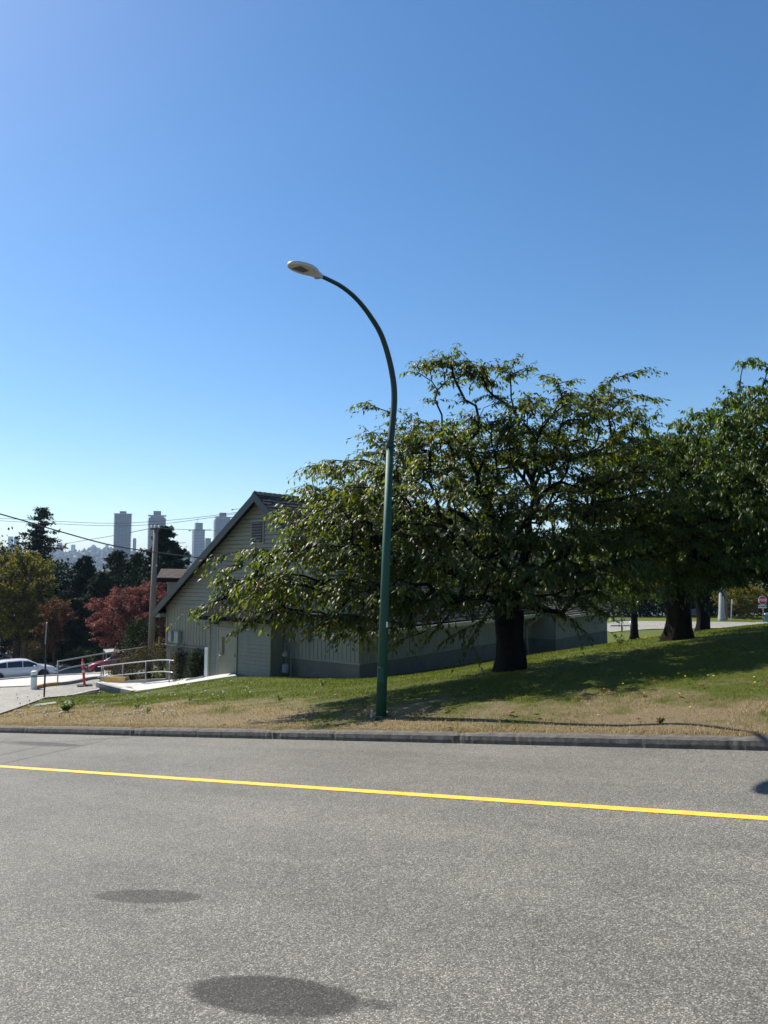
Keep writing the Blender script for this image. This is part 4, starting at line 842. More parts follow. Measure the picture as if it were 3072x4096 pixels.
wire('wire rising from the distant hill to the pole top', [(195, 2186, 80), (330, 2163, 70), (450, 2143, 55), (580, 2118, 44), (618, 2108, 42)], .022)
wire('wire running right from the pole top behind the building', [(626, 2108, 42), (690, 2116, 50), (845, 2122, 60), (1000, 2126, 70)], .016)
wire('faint lower wire across the dark trees behind the white car', [(-60, 2404, 58), (0, 2400, 58), (60, 2398, 66), (108, 2394, 70.7)], .018)
def sp(u, v, d): return P(u, v, d)
s0 = P(176, 2800, 26.5); s1 = P(189, 2478, 26.5); sg = thing('sign_post', 'dark metal sign post seen edge-on at the lawn edge', 'sign post', s0)
MB().tube([s0, s1], .032, 8).build('post', M['black_metal'], sg)
a = P(187, 2490, 26.42); b = P(181, 2575, 26.42); w_ = Vector((b.x, b.y, 0)).normalized()*.25; t_ = Vector((w_.y, -w_.x, 0)).normalized()*.022; MB().hexa([b-w_-t_, b-w_+t_, b+w_+t_, b+w_-t_, a-w_-t_, a-w_+t_, a+w_+t_, a+w_-t_]).build('sign_plate', M['galv_paint'], sg)
b0 = P(134, 2762, 33); bo = thing('bollard', 'white bollard with a green band in the car park', 'bollard', b0)
h_ = (2762-2687)*33/F; MB().lathe(b0-Vector((0, 0, .05)), [(.135, 0), (.135, h_), (.12, h_+.05), (.05, h_+.07)], 20).build('post', M['sign_white'], bo, smooth=False)
MB().lathe(b0+Vector((0, 0, h_*.70)), [(.137, 0), (.138, .0), (.138, .09), (.137, .09)], 20).build('green_band', M['band_green'], bo)
d0 = P(338, 2744, 32); dl = thing('delineator', 'orange red flexible post with white reflective bands', 'traffic post', d0); d1 = P(330, 2634, 32); ax_ = (d1-d0)
def ld(f): return d0+ax_*f
MB().tube([ld(0), ld(.82), ld(.83), ld(.87), ld(.88), ld(.98), ld(1)], [.055, .05, .06, .06, .035, .035, .015], 14).build('post', M['orange'], dl)
for f in (.50, .76): MB().tube([ld(f), ld(f+.075)], .0575 if f < .6 else .0545, 14, False).build('reflective_band', M['reflect'], dl)
MB().box(d0+Vector((0, 0, .03)), .62, .5, .06, .5).build('rubber_base', M['tyre'], dl, bevel=.02)
# kerbs, ramp, walls and railings left of the building
def slab_poly(name, mat, pts, h, label=None, cat=None, st_=False):
    o = MB().prism(pts, Vector((0, 0, -h))).build(name, mat)
    if st_: struct(o)
    if label: tag(o, label, cat)
    return o
def wall_strip(name, mat, path, wdt, h, **k):            # a low kerb or wall along a path
    mb = MB()
    if name == 'median_kerb': path = [ong(p.x, p.y) for a_, b_ in zip(path[:-1], path[1:]) for p in (a_.lerp(b_, k/4) for k in range(4))]+[ong(path[-1].x, path[-1].y)]
    n = len(path)
    for i in range(n-1):
        a, b = path[i], path[i+1]; d = Vector((b.x-a.x, b.y-a.y, 0)).normalized(); s = Vector((-d.y, d.x, 0))*wdt/2; z = Vector((0, 0, h+.3))
        lo = Vector((0, 0, -.3)); up_ = Vector((0, 0, h)); mb.hexa([a-s+lo, b-s+lo, b+s+lo, a+s+lo, a-s+up_, b-s+up_, b+s+up_, a+s+up_])
    return mb.build(name, mat, **k)
o = wall_strip('median_kerb', M['paint_yellow'] if False else M['ochre'], [P(136, 2757, 33), P(150, 2754, 33.3), P(228, 2741, 36.5)], .22, .16); tag(o, 'yellow painted kerb nose beside the white bollard', 'kerb')
o = wall_strip('median_kerb', M['concrete_dark'], [P(228, 2741, 36.5), P(320, 2722, 39), P(400, 2700, 42), P(470, 2690, 44)], .22, .14); tag(o, 'weathered grey kerb at the foot of the dark railing', 'kerb')
o = wall_strip('median_kerb', M['concrete_dark'], [P(-120, 2745, 46), P(0, 2723, 48), P(120, 2712, 50), P(260, 2702, 52), P(400, 2690, 54)], .3, .13); tag(o, 'long low kerb along the street beside the white car', 'kerb')
drape('pavement', M['concrete'], [q(-400, 2790, 43), q(-120, 2748, 45.5), q(120, 2714, 49.5), q(400, 2692, 53.5), q(470, 2692, 45), q(400, 2701, 42.5), q(300, 2728, 38.5), q(228, 2744, 36.6), q(60, 2760, 35.5), q(-200, 2790, 36)], .09, 1.)
def railing(label, pts_top, posts, r, mat, mids, grp=None, cat='railing'):
    t = thing('railing', label, cat, P(*posts[0][0])); p = [P(*a) for a in pts_top]; MB().tube(smooth_path(p, 4), r, 8).build('top_rail', mat, t, smooth=True)
    for m_ in mids: MB().tube(smooth_path([P(*a) for a in m_], 4), r*.9, 8).build('mid_rail', mat, t, smooth=True)
    for a, b in posts: MB().tube([P(*a), P(*b)], r*1.05, 8).build('post', mat, t, smooth=True)
    return t
railing('long dark handrail climbing from the post by the delineator', [(232, 2646, 37), (350, 2625, 39), (500, 2600, 42), (600, 2585, 44), (668, 2574, 45)], [((230, 2740, 37), (232, 2643, 37)), ((600, 2665, 44), (600, 2585, 44))], .035, M['galv_paint'], [[(234, 2685, 37), (290, 2668, 38), (400, 2648, 40), (520, 2630, 42.5)]])
railing('pale steel handrail of the ramp with four posts in front of the shrubs', [(392, 2668, 37.5), (410, 2665, 37.3), (500, 2654, 35), (585, 2645, 33), (650, 2640, 31.8), (698, 2643, 31)],
        [((404, 2729, 37.3), (407, 2668, 37.3)), ((412, 2727, 37.6), (413, 2667, 37.6)), ((489, 2741, 35.2), (493, 2656, 35.2)), ((582, 2731, 33), (584, 2646, 33)), ((676, 2731, 31.3), (680, 2642, 31.3)), ((718, 2686, 32.5), (720, 2640, 32.5))], .026, M['galv'],
        [[(392, 2709, 37.5), (500, 2698, 35), (585, 2690, 33), (650, 2686, 31.8), (698, 2690, 31), (722, 2684, 32.5)]])
# ramp surface, its retaining wall with pale coping, ochre planter wall
RP = [P(400, 2735, 34.2), P(490, 2757, 33.1), P(537, 2764, 32.3), P(640, 2750, 30.5), P(760, 2730, 29.3), P(946, 2701, 27.6), P(925, 2693, 28.3), P(840, 2712, 29.8), P(700, 2728, 31.8), P(585, 2730, 33.6), P(500, 2733, 36), P(410, 2728, 37.8)]
slab_poly('footpath', M['concrete'], RP, .5, st_=True)
o = wall_strip('ramp_wall', M['concrete_dark'], [P(399, 2731, 34.2), P(490, 2753, 33.1), P(540, 2763, 32.3)], .22, .0); o['label'] = 'dark concrete end wall of the ramp above the lawn'; o['category'] = 'wall'
me = MB().prism([P(395, 2733, 33.75), P(490, 2756, 32.7), P(560, 2769, 31.9), P(570, 2790, 31.8), P(500, 2822, 32.6), P(395, 2822, 33.75)], Vector((.1, .16, 0)))
mw = me.build('wall_face', M['concrete_dark'], o)
wall_strip('coping', M['concrete'], [P(397, 2729, 34.1), P(490, 2752, 33.0), P(540, 2762, 32.3)], .34, .015, parent=o)
op = wall_strip('planter_wall', M['ochre'], [P(412, 2738, 38.6), P(505, 2742, 36.4)], .18, .42); tag(op, 'ochre stained low planter wall behind the ramp posts', 'wall')
op = wall_strip('planter_wall', M['concrete_dark'], [P(505, 2740, 36.4), P(600, 2735, 34.6), P(705, 2731, 33)], .18, .22); tag(op, 'grey concrete low planter wall at the foot of the brown shrubs', 'wall')
op = wall_strip('planter_wall', M['concrete'], [P(748, 2724, 30.2), P(818, 2710, 29.5)], .15, .08); tag(op, 'short pale planter kerb beside the white panel of the entrance', 'wall')
gr = MB().lathe(P(538, 2752, 33.2)+Vector((0, 0, .02)), [(.0, 0), (.42, .0), (.42, .02), (.01, .02)], 20); tag(gr.build('drain_grate', M['iron']), 'rusty round drain grate in the ramp surface', 'drain grate')
slab_poly('pavement', M['concrete'], [P(270, 2782, 28.5), P(398, 2756, 33), P(398, 2740, 37), P(385, 2752, 36), P(300, 2775, 31)], .2, st_=True)
slab_poly('stone_slab', M['concrete_dark'], [P(112, 2830, 22.6), P(225, 2812, 23.6), P(222, 2806, 24.2), P(150, 2815, 23.4)], .08, 'flat grey stone slab lying in the grass at the left', 'stone slab')
# bus shelter roof behind the red car
bs = thing('bus_shelter', 'white ribbed roof of a bus shelter behind the red car', 'bus shelter', P(460, 2640, 68)); mb = MB()
a, b, c, d = P(425, 2612, 68), P(510, 2606, 68), P(497, 2592, 70.5), P(414, 2598, 70.5); mb.hexa([x-Vector((0, 0, .08)) for x in (a, b, c, d)]+[a, b, c, d]); mb.build('shelter_roof', simple('shelter_panel', (.36, .38, .40), .5, .2, 3), bs)
rb = MB()
for i in range(12): f = i/11; rb.tube([a.lerp(b, f)+Vector((0, 0, .03)), d.lerp(c, f)+Vector((0, 0, .03))], .03, 4)
rb.build('roof_ribs', M['galv'], bs)
for x in (a, b, c, d): MB().tube([x, x-Vector((0, 0, 2.4))], .05, 6).build('post', M['galv_paint'], bs)
for (ua, va, ub, vb, dd, lab) in ((447, 2625, 470, 2573, 66, 'yellow slanted guy-wire guard behind the red car'), (38, 2650, 45, 2632, 56, 'yellow slanted guy-wire guard above the white car'), (636, 2580, 638, 2548, 44, 'yellow upright marker beside the wooden pole')):
    tag(MB().tube([P(ua, va, dd), P(ub, vb, dd)], .06, 8).build('guy_guard', M['ochre']), lab, 'guy guard')
# stop sign and poles across the side street
s0 = P(3055, 2500, 62); s1 = P(3049, 2400, 62); ss_ = thing('stop_sign', 'red octagonal stop sign with a small 4-WAY plate below', 'stop sign', s0)
MB().tube([P(3056, 2508, 62), P(3050, 2382, 62)], .035, 8).build('post', M['galv'], ss_)
def octa(c, r, y): return [c+Vector((r*math.cos(R(22.5+45*i)), y, r*math.sin(R(22.5+45*i)))) for i in range(8)]
c = P(3050, 2401, 61.9); MB().prism(octa(c, .40, 0), Vector((0, .01, 0))).build('sign_border', M['sign_white'], ss_); MB().prism(octa(c, .365, -.012), Vector((0, .01, 0))).build('sign_face', M['red_sign'], ss_)
def text(s, c, size, mat, parent, name):
    cu = bpy.data.curves.new(name, 'FONT'); cu.body = s; cu.size = size; cu.align_x = 'CENTER'; cu.align_y = 'CENTER'; cu.extrude = .003; cu.offset = .008
    to = bpy.data.objects.new(name, cu); COL.objects.link(to); bpy.context.view_layer.update(); me = bpy.data.meshes.new_from_object(to.evaluated_get(bpy.context.evaluated_depsgraph_get())); bpy.data.objects.remove(to)
    me.materials.clear(); me.materials.append(mat); o = bpy.data.objects.new(name, me); COL.objects.link(o); o.parent = parent; o.location = c-parent.location; o.rotation_euler = (R(90), 0, 0); return o
text('STOP', c+Vector((0, -.022, 0)), .30, M['sign_white'], ss_, 'lettering')
c2 = P(3050, 2426, 61.9); MB().box(c2, .72, .012, .27).build('tab_plate', M['sign_white'], ss_); text('4-WAY', c2+Vector((0, -.012, 0)), .24, M['sign_black'], ss_, 'lettering')
for ub, ut, dd, rr_, mt, lab in ((2888, 2888, 70, .42, 'galv_paint', 'thick pale metal pole across the side street'), (2901, 2897, 71, .22, 'wood_pole', 'wooden pole just behind the thick pale metal pole')):
    a = P(ub, 2492, dd); b = P(ut, 2000, dd); t = thing('utility_pole', lab, 'utility pole', a)
    if mt == 'galv_paint': MB().tube([a-Vector((0, 0, .3)), a+Vector((0, 0, .5)), a+Vector((0, 0, 1.2)), b], [rr_*.95, rr_*.85, rr_*.62, rr_*.4], 12).build('post', M[mt], t, smooth=True); MB().lathe(a+Vector((0, 0, -.1)), [(.62, 0), (.62, .14), (.5, .2)], 12).build('footing', M['concrete_dark'], t)
    else: MB().tube([a-Vector((0, 0, .3)), b], [rr_, rr_*.7], 10).build('post', M[mt], t, smooth=True); MB().box(b+Vector((0, 0, -.3)), 2.2, .1, .12).build('crossarm', M['wood_pole'], t)
a = P(2924, 2488, 68); t = thing('sign_post', 'thin steel sign post right of the thick pale pole', 'sign post', a); MB().tube([a, P(2927, 2399, 68)], .05, 6).build('post', M['galv'], t); MB().box(P(2928, 2407, 67.9), .06, .5, .45, -.43).build('sign_plate', M['sign_white'], t)
railing('pale pipe railing beyond the end of the building', [(2440, 2482, 50), (2523, 2480, 51)], [((2487, 2534, 50.5), (2486, 2481, 50.5)), ((2523, 2533, 51), (2523, 2480, 51))], .05, M['galv'], [[(2440, 2503, 50), (2523, 2502, 51)]])
fb = thing('far_fence', 'pale panel fence seen between the two dark trunks', 'fence', P(2760, 2470, 78)); mb = MB(); a, b = P(2744, 2462, 78), P(2785, 2462, 79); mb.hexa([a, b, b+Vector((0, .1, 0)), a+Vector((0, .1, 0)), P(2744, 2440, 78), P(2785, 2434, 79), P(2785, 2434, 79)+Vector((0, .1, 0)), P(2744, 2440, 78)+Vector((0, .1, 0))]); mb.build('panel', simple('fence_grey', (.2, .21, .2), .7), fb); MB().tube([a, P(2744, 2438, 78)], .06, 4).build('post', M['wood_pole'], fb)
# ================================================================= BACKGROUND TREES, LEFT
def base_at(u, v, d): p = P(u, v, d); return p
def hgt(vt, vb, d): return (vb-vt)*d/F*1.0
conifer('conifer', 'tall ragged conifer rising above the yellowing tree at the left', P(140, 2650, 88), hgt(2030, 2650, 88), 7.0, M['conifer'], 430, 130, seed=3, lsz=.36, lo=.08, spread=lambda h: .10+.95*(1-h)**.85 if h < .80 else .30-.9*(h-.80), gaps=.05)
for i, (u, vt, d, r, mt, lab, sd) in enumerate([(455, 2205, 84, 3.8, 'cedar', 'dark cedar left of the spire-topped conifers', 11), (330, 2225, 80, 2.7, 'conifer', 'narrow twin-tipped conifer right of the yellowing tree', 12), (395, 2290, 78, 3.0, 'cedar', 'shorter dark cedar between the two narrow conifers', 13),
        (540, 2215, 86, 3.6, 'cedar', 'wide dark cedar directly below the tallest tower', 14), (285, 2400, 74, 2.4, 'cedar', 'low grey-green cedar beside the rusty small tree', 15)]):
    conifer('conifer', lab, P(u, 2680, d), hgt(vt, 2680, d), r*1.35, M[mt], 460, 110, seed=sd, lsz=.40, spread=lambda h: min(1, 1.25*(1-h)**.62), lo=.02)
conifer('conifer', 'dense dark conifer with upswept boughs behind the wooden pole', P(648, 2680, 72), hgt(2108, 2680, 72), 3.7, M['conifer'], 560, 120, seed=21, lsz=.34, lo=.1, spread=lambda h: min(1, .12+1.6*(1-h)**.8))
tb = P(60, 2690, 70)
broad_tree('yellowing_tree', 'large tree with yellowing leaves at the left edge', 'tree', tb, P(70, 2560, 70), .35, [(20, 2290, 70, 120, 90, 3.4), (110, 2330, 69, 100, 110, 3), (60, 2450, 69, 130, 110, 3.4), (-70, 2380, 70, 120, 150, 4), (160, 2450, 70, 60, 70, 2)], 420, 30000, .26, M['yellow_leaf'], M['bark2'], [P(5, 2190, 70), P(60, 2225, 70), P(170, 2255, 69), P(185, 2270, 69), P(200, 2400, 69)], None, .8, twl=.9, lw=.6, droop=.2, kb=5)
tb = P(215, 2690, 64)
broad_tree('small_tree', 'small rusty-leaved tree behind the edge-on sign post', 'tree', tb, P(215, 2610, 64), .14, [(225, 2455, 64, 50, 60, 1.5), (205, 2540, 64, 45, 60, 1.4), (180, 2520, 64, 25, 30, 1)], 120, 6500, .20, M['rust_leaf'], M['bark2'], [P(165, 2520, 64), P(200, 2420, 64), P(250, 2430, 64)], None, .6, twl=.6, lw=.6, droop=.2, kb=5)
tb = P(500, 2692, 62)
broad_tree('red_maple', 'red leaved maple with layered crown beside the wooden pole', 'tree', tb, P(505, 2560, 62), .2, [(600, 2385, 62, 65, 45, 1.8), (520, 2400, 62, 80, 40, 2), (470, 2480, 61, 90, 50, 2.2), (590, 2470, 61, 90, 70, 2.2), (540, 2540, 61, 110, 60, 2), (650, 2420, 62, 30, 60, 1.4), (400, 2420, 62, 30, 24, .9)], 420, 30000, .17, M['maple_leaf'], M['bark2'], [P(625, 2340, 62), P(640, 2345, 62), P(455, 2380, 62), P(480, 2365, 62), P(385, 2440, 61), P(395, 2410, 62), P(400, 2555, 61)], None, .6, twl=.7, lw=.65, droop=.25, kb=5)
# dark understorey and hedges
for i, (u, v, d, r, lab) in enumerate([(-20, 2700, 80, (7, 3, 7.2), 'tall dark laurel thicket below the yellowing tree'), (-480, 2760, 78, (8, 4, 7.5), 'tall dark thicket outside the left edge beyond the yellowing tree'), (-1000, 2780, 74, (9, 4, 8), 'tall dark thicket farthest outside the left edge'), (250, 2700, 84, (6.5, 3, 6.6), 'dark thicket between the pole and the conifers'), (470, 2700, 82, (6, 3, 6.0), 'dark thicket under the red maple'), (720, 2700, 76, (4.5, 3, 6.0), 'dark thicket behind the left corner of the building')]):
    bush('thicket', lab, 'thicket', P(u, v, d), r, 9000, .42, M['dark_leaf'], None, 9, 5)
for i, (u, v, d, r, n, mt, lab) in enumerate([(120, 2655, 72, (1.9, 1.2, 1.2), 2600, 'bed_leaf', 'brownish bush at the foot of the far left pole'), (172, 2655, 72, (1.8, 1.2, 1.3), 2600, 'hedge_leaf', 'light green bush left of the dark sign post'), (225, 2650, 72, (1.6, 1.1, 1.2), 2200, 'hedge_leaf', 'light green bush right of the dark sign post'),
        (285, 2664, 68, (1.7, .9, .65), 2400, 'hedge_leaf', 'low clipped hedge clump nearest the street corner'), (340, 2654, 70, (1.7, .9, .75), 2400, 'hedge_leaf', 'low clipped hedge clump second from the street corner'), (395, 2640, 72, (1.7, .9, .8), 2400, 'hedge_leaf', 'low clipped hedge clump beside the bus shelter roof')]):
    bush('hedge_bush', lab, 'bush', P(u, v, d), r, n, .13, M[mt])
bush('conifer_shrub', 'feathery dark shrub below the red maple left of the wooden pole', 'bush', P(560, 2640, 46), (1.3, 1, 1.3), 3500, .16, M['cedar'])
for i, (u, v, d, r, lab) in enumerate([(470, 2735, 40, (.95, .8, .75), 'brown seedy shrub at the left end of the bed'), (530, 2737, 38.5, (1.0, .8, .95), 'brown seedy shrub second in the bed behind the railing'), (600, 2735, 37, (1.1, .8, 1.15), 'brown seedy shrub in the middle of the bed'),
        (665, 2733, 36, (1.0, .8, 1.15), 'tall brown seedy shrub against the building corner'), (735, 2735, 31.8, (.6, .5, .85), 'dark shrub beyond the last railing post'), (788, 2716, 30.6, (.45, .4, .62), 'small rounded shrub nearest the entrance')]):
    th = bush('bed_shrub', lab, 'bush', P(u, v, d), r, 3200, .085, M['bed_leaf'] if i < 5 else M['hedge_leaf'], 'shrubs in the planting bed', 12, 5, .5)
    if i < 5:                                             # dry seed heads standing above the leaves
        mb = MB(); cc = P(u, v, d)
        for k in range(34):
            a = random.uniform(0, 6.28); rr_ = random.random()**.5; x = cc.x+math.cos(a)*r[0]*rr_; y = cc.y+math.sin(a)*r[1]*rr_; z = cc.z+r[2]*random.uniform(1.35, 1.85)*(1-.25*rr_)
            mb.tube([(x, y, z-.4), (x+random.uniform(-.05, .05), y, z)], .008, 3, False).lathe((x, y, z-.03), [(.015, 0), (.045, .02), (.045, .05), (.01, .075)], 6)
        o = mb.build('seed_heads', simple('seed_head_brown', (.11, .075, .055), .9, .3, 20), th); o['kind'] = 'stuff'
# trees and thicket beyond the side street, right
for i, (u, vt, d, r, mt, lab) in enumerate([(2520, 2235, 90, (6, 4, 5.2), 'dark_leaf', 'dark tree mass beyond the small thin-trunked tree'), (2700, 2200, 92, (6, 4, 6), 'dark_leaf', 'dark tree mass beyond the buttressed trunk'), (2860, 2230, 94, (6, 4, 5.8), 'dark_leaf', 'dark tree mass behind the thick pale pole'), (3060, 2200, 92, (7, 4, 6), 'dark_leaf', 'dark tree mass behind the stop sign'), (2330, 2260, 96, (6, 4, 5), 'dark_leaf', 'dark tree mass beyond the right end of the building')]):
    bush('thicket', lab, 'thicket', P(u, 2506, d-8), r, 11000, .4, M[mt], None, 8, 5)
tb = P(2915, 2484, 74)
broad_tree('small_tree', 'small olive tree with reddish trunk behind the thin steel post', 'tree', P(2917, 2486, 74), P(2921, 2450, 74), .25, [(2985, 2420, 74, 70, 35, 2), (2930, 2400, 74, 60, 40, 2), (3010, 2380, 74, 50, 40, 2)], 160, 9000, .2, M['yellow_leaf'], simple('reddish_bark', (.12, .05, .035), .9, .3, 6), (), None, .8, twl=.7, lw=.55, droop=.3, kb=5)
# ================================================================= CITY
def citymat(name, c, sx, sz, dark):
    m, nt, o = newmat(name); p = N(nt, 'ShaderNodeBsdfPrincipled'); tc = N(nt, 'ShaderNodeTexCoord'); sp_ = N(nt, 'ShaderNodeSeparateXYZ'); L(nt, tc.outputs['Object'], sp_.inputs[0])
    h = mth(nt, 'ADD', sp_.outputs[0], sp_.outputs[1]); a = mth(nt, 'GREATER_THAN', mth(nt, 'FRACT', mth(nt, 'DIVIDE', h, sx)), .30); b = mth(nt, 'GREATER_THAN', mth(nt, 'FRACT', mth(nt, 'DIVIDE', sp_.outputs[2], sz)), .38)
    col = mix(nt, mth(nt, 'MULTIPLY', a, b), c, dark); L(nt, col, p.inputs[0]); p.inputs['Roughness'].default_value = .45; L(nt, p.outputs[0], o.inputs[0]); return m
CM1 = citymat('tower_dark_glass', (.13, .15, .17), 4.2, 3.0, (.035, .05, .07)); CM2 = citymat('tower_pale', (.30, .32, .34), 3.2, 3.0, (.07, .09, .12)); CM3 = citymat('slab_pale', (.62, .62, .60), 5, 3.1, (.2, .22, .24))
CMS = simple('balcony_slab', (.36, .37, .38), .7, .1, .05); CG = simple('tower_green_glass', (.08, .17, .12), .3, .1, .05)
def tower(label, u0, u1, vt, d, mat, crown, balc, rz=.4, base=2330, grp='high towers on the skyline'):
    uc = (u0+u1)/2; wdt = (u1-u0)*d/F; p = P(uc, base, d); ztop = zat(vt, d); t = thing('tower', label, 'tower', p, grp); k = wdt/(abs(math.cos(rz))+.8*abs(math.sin(rz))); h = ztop-p.z
    MB().box(p+Vector((0, 0, h/2)), k, k*.8, h, rz).build('shaft', mat, t)
    if balc:
        mb = MB(); z = 6
        while z < h-2:
            for sx, sy in ((1, 1), (-1, 1), (-1, -1), (1, -1)):
                c = p+Vector((math.cos(rz)*sx*k*.42-math.sin(rz)*sy*k*.8*.40, math.sin(rz)*sx*k*.42+math.cos(rz)*sy*k*.8*.40, z)); mb.box(c, k*.26, k*.8*.32, .28, rz)
            z += 3.05
        mb.build('balconies', CMS, t)['kind'] = 'stuff'
    for (f, hh, off, m_) in crown:
        MB().box(p+Vector((off*k*math.cos(rz), 0, h+hh/2+.02)), k*f, k*.8*f, hh, rz).build('penthouse', m_, t)
        h += hh
    return t
tower('widest left tower with protruding balcony slabs', 446, 522, 2058, 1400, CM1, [(1.08, 1.2, 0, CMS), (.4, 5, 0, CM1)], True, .35)
tower('dark tower with boxy top rising behind the wooden pole', 583, 660, 2072, 1450, CM1, [(.8, 4, 0, CM2), (1.1, 1, 0, CMS), (.45, 9, 0, CM1)], True, .35)
tower('slimmer pale tower with a mast right of the conifer', 764, 816, 2118, 1400, CM2, [(.66, 13, 0, CG)], True, .5)
MB().tube([P(790, 2090, 1400), P(790, 2072, 1400)], .35, 4).build('mast', M['galv_paint'], bpy.data.objects['tower.002'])
tower('tower partly cut by the sloping roof edge', 848, 924, 2078, 1500, CM1, [(.85, 4, 0, CM2), (1.05, 1, 0.05, CMS), (.42, 9, 0, CM1)], True, .35)
tower('short green-topped block right of the slim pale tower', 814, 842, 2165, 1420, CM2, [(.9, 6, 0, CG)], True, .5)
tower('wide low block under construction behind the conifer', 700, 756, 2206, 1500, CM2, [(1.05, 1, 0, CMS)], True, .3)
tower('thin distant tower between the two tall left towers', 526, 541, 2157, 2200, CM1, [(.8, 3, 0, CM1)], False, .3)
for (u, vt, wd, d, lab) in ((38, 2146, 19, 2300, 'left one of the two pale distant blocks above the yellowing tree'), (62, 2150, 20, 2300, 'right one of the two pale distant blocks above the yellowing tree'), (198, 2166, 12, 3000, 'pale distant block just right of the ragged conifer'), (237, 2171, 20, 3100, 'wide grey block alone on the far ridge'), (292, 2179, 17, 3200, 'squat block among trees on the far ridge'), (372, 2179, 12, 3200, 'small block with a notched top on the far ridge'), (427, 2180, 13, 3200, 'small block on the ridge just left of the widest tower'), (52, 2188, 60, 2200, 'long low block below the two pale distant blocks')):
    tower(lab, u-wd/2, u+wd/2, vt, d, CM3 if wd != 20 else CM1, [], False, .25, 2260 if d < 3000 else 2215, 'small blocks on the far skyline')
def crane(label, u, vb, vt, uj0, uj1, d):
    a, b = P(u, vb, d), P(u, vt, d); t = thing('tower_crane', label, 'crane', a, 'construction cranes'); MB().box((a+b)/2, 1.6, 1.6, (b-a).z).build('mast', M['galv_paint'], t); j0, j1 = P(uj0, vt+3, d), P(uj1, vt, d); MB().tube([j0, j1], .8, 4).build('jib', M['galv_paint'], t)
    MB().box(j0+Vector((1, 0, -1)), 4, 2, 3).build('counterweight', M['concrete_dark'], t)
crane('construction crane right of the dense dark conifer', 706, 2210, 2170, 695, 742, 1450)
crane('construction crane whose jib shows left of the roof peak', 965, 2200, 2034, 928, 990, 1600)
crane('faint crane between the slim pale tower and the roof', 790, 2125, 2118, 757, 846, 1700)
# hillside houses and woods
hp = thing('far_house', 'tiny hazy house on the far hillside', 'house', (0, 0, 0), 'houses on the far hillside')
MB().box((0, 0, 3), 13, 9, 7).build('wall', simple('far_house_wall', (.6, .6, .58), .8, .3, .02), hp); MB().prism([(-7, -5, 6.5), (7, -5, 6.5), (0, -5, 9.5)], (0, 10, 0)).build('roof', simple('far_house_roof', (.22, .2, .2), .8, .3, .02), hp)
hc = 0
for k in range(170):
    b = R(random.uniform(-31, -11)); r = random.uniform(1750, 3250); x, y = r*math.sin(b), r*math.cos(b); s_ = random.choice((.7, .9, 1.1, 1.5)); loc = (x, y, float(zfar(x, y))-1)
    if k == 0: hp.location = loc; hp.rotation_euler = (0, 0, .5)
    else: dup(hp, loc, random.uniform(0, 3), (s_*random.choice((1, 1.6, 2.4)), s_, s_))
wp = []; fs_ = []
for k in range(4200):
    b = R(random.uniform(-33, -8)); r = random.uniform(1300, 3450); x, y = r*math.sin(b), r*math.cos(b); s_ = random.uniform(5, 12); z = float(zfar(x, y)); n0 = len(wp)
    for a in range(6): th_ = a*1.047+random.random(); wp.append((x+math.cos(th_)*s_*random.uniform(.7, 1.1), y+math.sin(th_)*s_, z+s_*random.uniform(.3, .9)))
    wp += [(x, y, z-3), (x+random.uniform(-2, 2), y, z+s_*random.uniform(1.2, 1.9))]
    fs_ += [(n0+a, n0+(a+1) % 6, n0+7) for a in range(6)]+[(n0+(a+1) % 6, n0+a, n0+6) for a in range(6)]
fw = MB(); fw.v = wp; fw.f = fs_; tag(fw.build('far_wood', simple('far_wood_green', (.035, .055, .03), .9, .4, .01)), 'hazy trees covering the far hillside', 'woods', kind='stuff')
wt = MB().add([P(-400, 2330, 1150), P(1200, 2330, 1150), P(1200, 2296, 1700), P(-400, 2296, 1700)], [(0, 1, 2, 3)])
# warehouses by the river flats
for (u, v, wd, hh, d, lab) in ((285, 2283, 90, 7, 1250, 'long pale warehouse roof on the flats, left'), (255, 2345, 60, 6, 700, 'pale low shed seen through the gap between the trees'), (350, 2240, 30, 7, 1700, 'bright warehouse on the hillside above the narrow conifer'), (890, 2285, 120, 8, 1200, 'pale building line at the foot of the roof edge')):
    p = P(u, v, d); t = thing('warehouse', lab, 'warehouse', p-Vector((0, 0, hh/2+12))); MB().box(p-Vector((0, 0, hh/2+5)), wd*d/F, 30, hh+10, .05).build('wall', CMS, t); MB().box(p+Vector((0, 0, .35)), wd*d/F*1.01, 31, .7, .05).build('roof', simple('warehouse_roof', (.7, .71, .72), .4, .1, .05), t)
